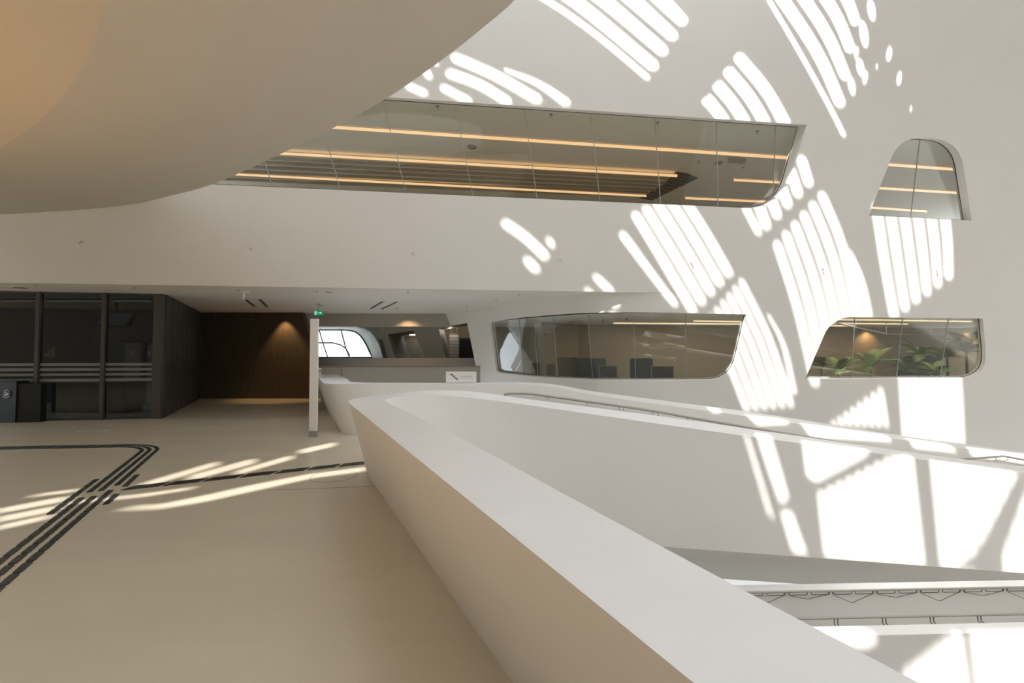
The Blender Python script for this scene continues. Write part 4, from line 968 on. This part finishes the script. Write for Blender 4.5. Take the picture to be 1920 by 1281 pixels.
# path: straight, bend, then left
ctr = pB0 + pdir * (TG_L - .62); ld = (Pz(0, 829.5, 0) - Pz(255, 825, 0)).normalized()
def pathpts(off):
    R_ = .42 - off * -1.0
    a0 = an; a1 = math.atan2(ld.y, ld.x); 
    if a1 < a0: a1 += 2 * math.pi
    nL = V((-pdir.y, pdir.x, 0)); cc = ctr + nL * .85; pts = []; L0 = TG_L - .68
    s = -1.2
    while s < L0: pts.append((pB0 + pdir * s + pn_ * off, a0, s)); s += .21
    R_ = .85 + off; nb = max(3, int((a1 - a0) * R_ / .12))
    for k in range(nb):
        t = a0 + (a1 - a0) * (k + .5) / nb; pts.append((cc + V((math.sin(t), -math.cos(t), 0)) * R_, t, -(a1 - a0) * R_ / nb))
    p0 = cc + V((math.sin(a1), -math.cos(a1), 0)) * R_
    for k in range(18): pts.append((p0 + ld * (.1 + .21 * k), a1, 99))
    return pts
gapc = (Pz(205, 920.5, 0) - pB0).dot(pdir)
for off in (-.1, 0, .1):
    for p, a, s in pathpts(off):
        if s != 99 and s > 0 and abs(s - gapc - off * .4) < .105: continue
        strip(p, a, .2 if s == 99 or s >= -1.3 and s not in (None,) and not (s < 0 and s > -.3 and False) and s > -1.3 and (s >= 0 or s <= -.3 or True) and not (-.2 < s < 0 and a != an) else abs(s) - .008)
for off, sa, sb in ((-.2, gapc - .75, gapc + .75), (.2, gapc - .62, gapc - .08), (.2, gapc + .12, gapc + .72)):
    s = sa + .1
    while s < sb - .05: strip(pB0 + pdir * s + pn_ * off, an); s += .21
RG = root('ribbed_guide_line', Pz(235, 916, 0), label='dark ribbed guide line running right to the near parapet', category='tactile path')
r0 = Pz(234, 916.5, 0); r1 = Pz(690, 867.5, 0); rd = (r1 - r0).normalized(); rl = (r1 - r0).length / 7; rn = V((-rd.y, rd.x, 0)); ra_ = math.atan2(rd.y, rd.x)
rb0 = None
for i in range(7):
    for j in range(5):
        c = r0 + rd * (rl * (i + .5)) + rn * ((j - 2) * .034) + rd * ((j - 2) * .022)
        if rb0 is None:
            rb0 = mesh('rib', *(lambda m_: (m_.v, m_.f))(MB().box((0, 0, .004), rl - .045, .024, .006)), 'rib', RG); fixn(rb0.data); rb0.matrix_basis = Matrix.Translation(c) @ Matrix.Rotation(ra_, 4, 'Z')
        else: linked('rib', rb0, Matrix.Translation(c) @ Matrix.Rotation(ra_, 4, 'Z'), RG)
# floor hatch, joint, outlet lids
hc = Pz(626, 893, 0)
HT = root('floor_hatch', hc, label='round flush floor hatch outline near the base of the near parapet', category='hatch')
MB().tube([hc + V((.29 * math.cos(2 * math.pi * k / 40), .29 * math.sin(2 * math.pi * k / 40), .0005)) for k in range(40)], .0035, 4, True).build('joint_ring', 'textg', HT)
MB().lathe(hc + V((0, 0, .0008)), [(.284, 0), (.284, .0008)], 40).build('lid', 'floor', HT)
MB().tube([Pz(437, 921, 0), Pz(560, 917.5, 0), Pz(702, 912, 0)], .004, 4).build('trim_3', 'textg', kind='structure', label='fine dark joint line across the lobby floor', category='joint')
for px, py, l in ((176, 808, 'left flush metal outlet lid in the lobby floor'), (372, 803.5, 'right flush metal outlet lid in the lobby floor')):
    c = Pz(px, py, 0); r = root('floor_outlet', c, label=l, category='floor outlet', group='floor outlets')
    MB().box((c.x, c.y, .003), .62, .24, .006).build('lid', 'desk', r); MB().box((c.x, c.y, .007), .5, .14, .003).build('inset', 'floor', r)

# ------------------------------------------------------------------ ceiling fittings of the lobby
for px, py, l in [(68, 534, 'sprinkler at the far left edge of the lobby ceiling'), (252, 539.5, 'sprinkler above the corner of the glass partition'), (447, 543.5, 'sprinkler just left of the white ceiling camera'), (765, 548, 'sprinkler above the right slot diffuser'), (974, 553, 'sprinkler where the curved wall meets the ceiling edge'), (930, 563, 'sprinkler along the curved wall, middle one'), (875, 575, 'sprinkler along the curved wall, farthest one'), (594, 546, 'tiny sprinkler left of the round smoke detector')]:
    sprinkler(px, py, CEIL, l, 'lobby ceiling sprinklers', 1.0)
for px, py, l, rr in [(618, 547.5, 'round smoke detector above the white post', .1), (601, 571, 'round loudspeaker above the exit sign', .13), (38, 538, 'round ceiling vent at the far left of the lobby', .16), (745, 577, 'small round detector between the slot diffusers and fascia', .05)]:
    ddisc(px, py, rr, 'ceiling_detector', l, 'detector', 'ceil', CEIL)
for a, b, l in [((461, 562.5), (478, 575), 'left slot diffuser near the white camera'), ((487, 562), (501, 575), 'right slot diffuser near the white camera'), ((718, 565.5), (695, 579), 'left slot diffuser in front of the fascia'), ((745, 566), (716, 579.5), 'right slot diffuser in front of the fascia')]:
    p = Pz(*a, CEIL - .003); q = Pz(*b, CEIL - .003); d = (q - p).normalized(); r = root('slot_diffuser', p, label=l, category='vent', group='ceiling slot diffusers')
    MB().box((p + q) / 2, (q - p).length, .06, .006, (d, V((-d.y, d.x, 0)), V((0, 0, 1)))).build('slot', 'black', r); MB().box((p + q) / 2 + V((0, 0, .002)), (q - p).length + .04, .085, .004, (d, V((-d.y, d.x, 0)), V((0, 0, 1)))).build('slot_frame', 'mid', r)
cc = Pz(457, 547.5, CEIL); CM = root('ceiling_camera', cc, label='white dome camera hanging from the lobby ceiling', category='camera')
MB().lathe(cc + V((0, 0, -.03)), [(.1, 0), (.13, .01), (.13, .03)], 20).build('mount_plate', 'print', CM)
MB().tube([cc + V((0, 0, -.03)), cc + V((0, 0, -.1)), cc + V((-.01, 0, -.16)), cc + V((.01, 0, -.2))], [.03, .032, .03, .022], 10).build('stalk', 'print', CM)
es = Py(597, 587, 13.2); ES = root('exit_sign', es, label='small green emergency exit sign above the white post', category='sign')
MB().box(es, .26, .04, .13).build('housing', 'green', ES)
f_ = lambda L: [es + V((x, -.0225, z)) for x, z in L]
MB().prism(f_([(.0, .008), (.06, .008), (.06, .03), (.105, 0), (.06, -.03), (.06, -.008), (0, -.008)]), (0, .004, 0)).build('arrow', 'greenw', ES)
mb = MB(); mb.prism(f_([(-.1, .045), (-.04, .045), (-.04, -.045), (-.1, -.045)]), (0, .003, 0)); mb.build('door_symbol', 'greenw', ES)
mb = MB()
for L in ([(-.075, .036), (-.06, .036), (-.06, .022), (-.075, .022)], [(-.082, .02), (-.05, .015), (-.055, -.01), (-.075, -.008)], [(-.07, -.008), (-.058, -.01), (-.045, -.035), (-.055, -.037)], [(-.075, -.008), (-.065, -.01), (-.085, -.038), (-.094, -.034)]):
    mb.prism([p + V((0, -.004, 0)) for p in f_(L)], (0, .004, 0))
mb.build('running_figure', 'green', ES)
MB().tube([es + V((0, 0, .065)), V((es.x, es.y, CEIL))], .008, 6).build('hanger', 'mid', ES)
# small fittings on the leaning wall
for i, (px, py, l) in enumerate([(154.5, 453.5, 'leftmost small fitting on the leaning wall'), (471.5, 463.5, 'second small wall fitting from the left'), (775, 473.5, 'third small wall fitting, below the strip window middle'), (1051, 486, 'small wall fitting right of the bright sun fragments'), (1295, 492, 'small wall fitting inside the left sun sheaf'), (1541, 503, 'small wall fitting inside the central sun sheaf'), (1755, 507, 'small wall fitting below the trapezoid window')]):
    s = fpx(px, py); c = fac(s.x, s.y); r = root('wall_fitting', c, label=l, category='wall fitting', group='small fittings on the leaning wall')
    MB().lathe(c, [(.03, 0), (.03, .01), (.016, .014)], 12, frame_from(FN)).build('base_plate', 'print', r)
    MB().tube([c, c + FN * .05, c + FN * .07 + V((0, 0, -.03))], [.012, .012, .016], 8).build('nozzle', 'steel', r)

# ------------------------------------------------------------------ unseen lattice mast, shaped to cast the ladder-like shadow on the stair flank
def rr_(x, y):
    p = toroof(rW(x, y)); q = V((p[0], p[1], ROOFZ)); return q - SUN_D * 1.2
MS = root('shadow_mast', rr_(1836, 1050), label='unseen lattice mast on the roof shaped to cast a ladder-like shadow', category='mast')
b_ = [rr_(x, y) for x, y in [(1798, 1068), (1876, 1070), (1897, 988), (1868, 1000), (1840, 1035)]]
MB().prism(b_, (0, 0, .08)).build('mast_base', 'grey', MS)
for a_, c_ in (((1836, 1040), (1912, 893)), ((1886, 1010), (1932, 880))):
    MB().tube([rr_(*a_), rr_(*c_)], .05, 6).build('mast_rail', 'grey', MS)
for i in range(5):
    k0, k1 = .15 + i * .17, .15 + (i + 1) * .17
    p0 = (1836 + 76 * k0, 1040 - 147 * k0); p1 = (1886 + 46 * k1, 1010 - 130 * k1); p2 = (1836 + 76 * k1, 1040 - 147 * k1)
    MB().tube([rr_(*p0), rr_(*p1)], .03, 5).build('mast_brace', 'grey', MS); MB().tube([rr_(*p1), rr_(*p2)], .03, 5).build('mast_brace', 'grey', MS)
MB().box(sum(b_, V()) / 5 + V((0, 0, -.35)), .3, .3, .7).build('mast_foot', 'grey', MS)

# unseen uplight behind the viewer, added to warm the soffit and near parapet
UL = root('added_uplight', V((-3.4, .9, 0)), label='unseen warm linear uplight added to light the gallery soffit', category='lamp')
MB().box((-3.4, .9, .04), 1.6, .14, .08).build('housing', 'dark', UL)
MB().box((-3.4, .9, .083), 1.5, .1, .008).build('lens', 'lens', UL)
for x in (-3.9, -3.4, -2.9): spot('added_uplight_spot', V((x, .9, .1)), V((x - .75, 3.0, 3.42)), 40, (1, .54, .15), .8, 1.0, .1)
l = bpy.data.lights.new('added_uplight_area', 'AREA'); l.shape = 'RECTANGLE'; l.size = 1.5; l.size_y = .1; l.energy = 42; l.color = (1, .50, .14)
o = bpy.data.objects.new('added_uplight_area', l); COL.objects.link(o); o.location = (-3.4, .9, .1); o.rotation_euler = (math.pi - .15, 0, 0)
for x, y, e in ((-4.2, 20.6, 10), (-2.75, 20.2, 16)):  # unseen fill points added to brighten the blinds behind the openings
    l = bpy.data.lights.new('corridor_fill_light', 'POINT'); l.energy = e; l.color = (1, .86, .7); l.shadow_soft_size = .1
    o = bpy.data.objects.new('corridor_fill_light', l); COL.objects.link(o); o.location = (x, y, 2.75)

for x0, x1, l_ in ((5, 72, 'pale light strip behind the leftmost pane of the partition'), (90, 192, 'pale light strip behind the middle pane of the partition'), (212, 283, 'pale light strip behind the right pane of the partition')):
    a = Py(x0, 561, 12.3); b = Py(x1, 562.5, 12.3); r = root('office_light', (a + b) / 2, label=l_, category='light strip', group='office light strips')
    c = (a + b) / 2; MB().box((c.x, c.y, CEIL - .03), b.x - a.x, .06, .06).build('housing', 'grey', r); MB().box((c.x, c.y - .004, CEIL - .063), b.x - a.x - .02, .05, .006).build('diffuser', 'coolstrip', r)
    l = bpy.data.lights.new('office_lamp', 'AREA'); l.shape = 'RECTANGLE'; l.size = b.x - a.x; l.size_y = .05; l.energy = 9; l.color = (.72, .87, 1)
    o = bpy.data.objects.new('office_lamp', l); COL.objects.link(o); o.location = (c.x, c.y, CEIL - .08)
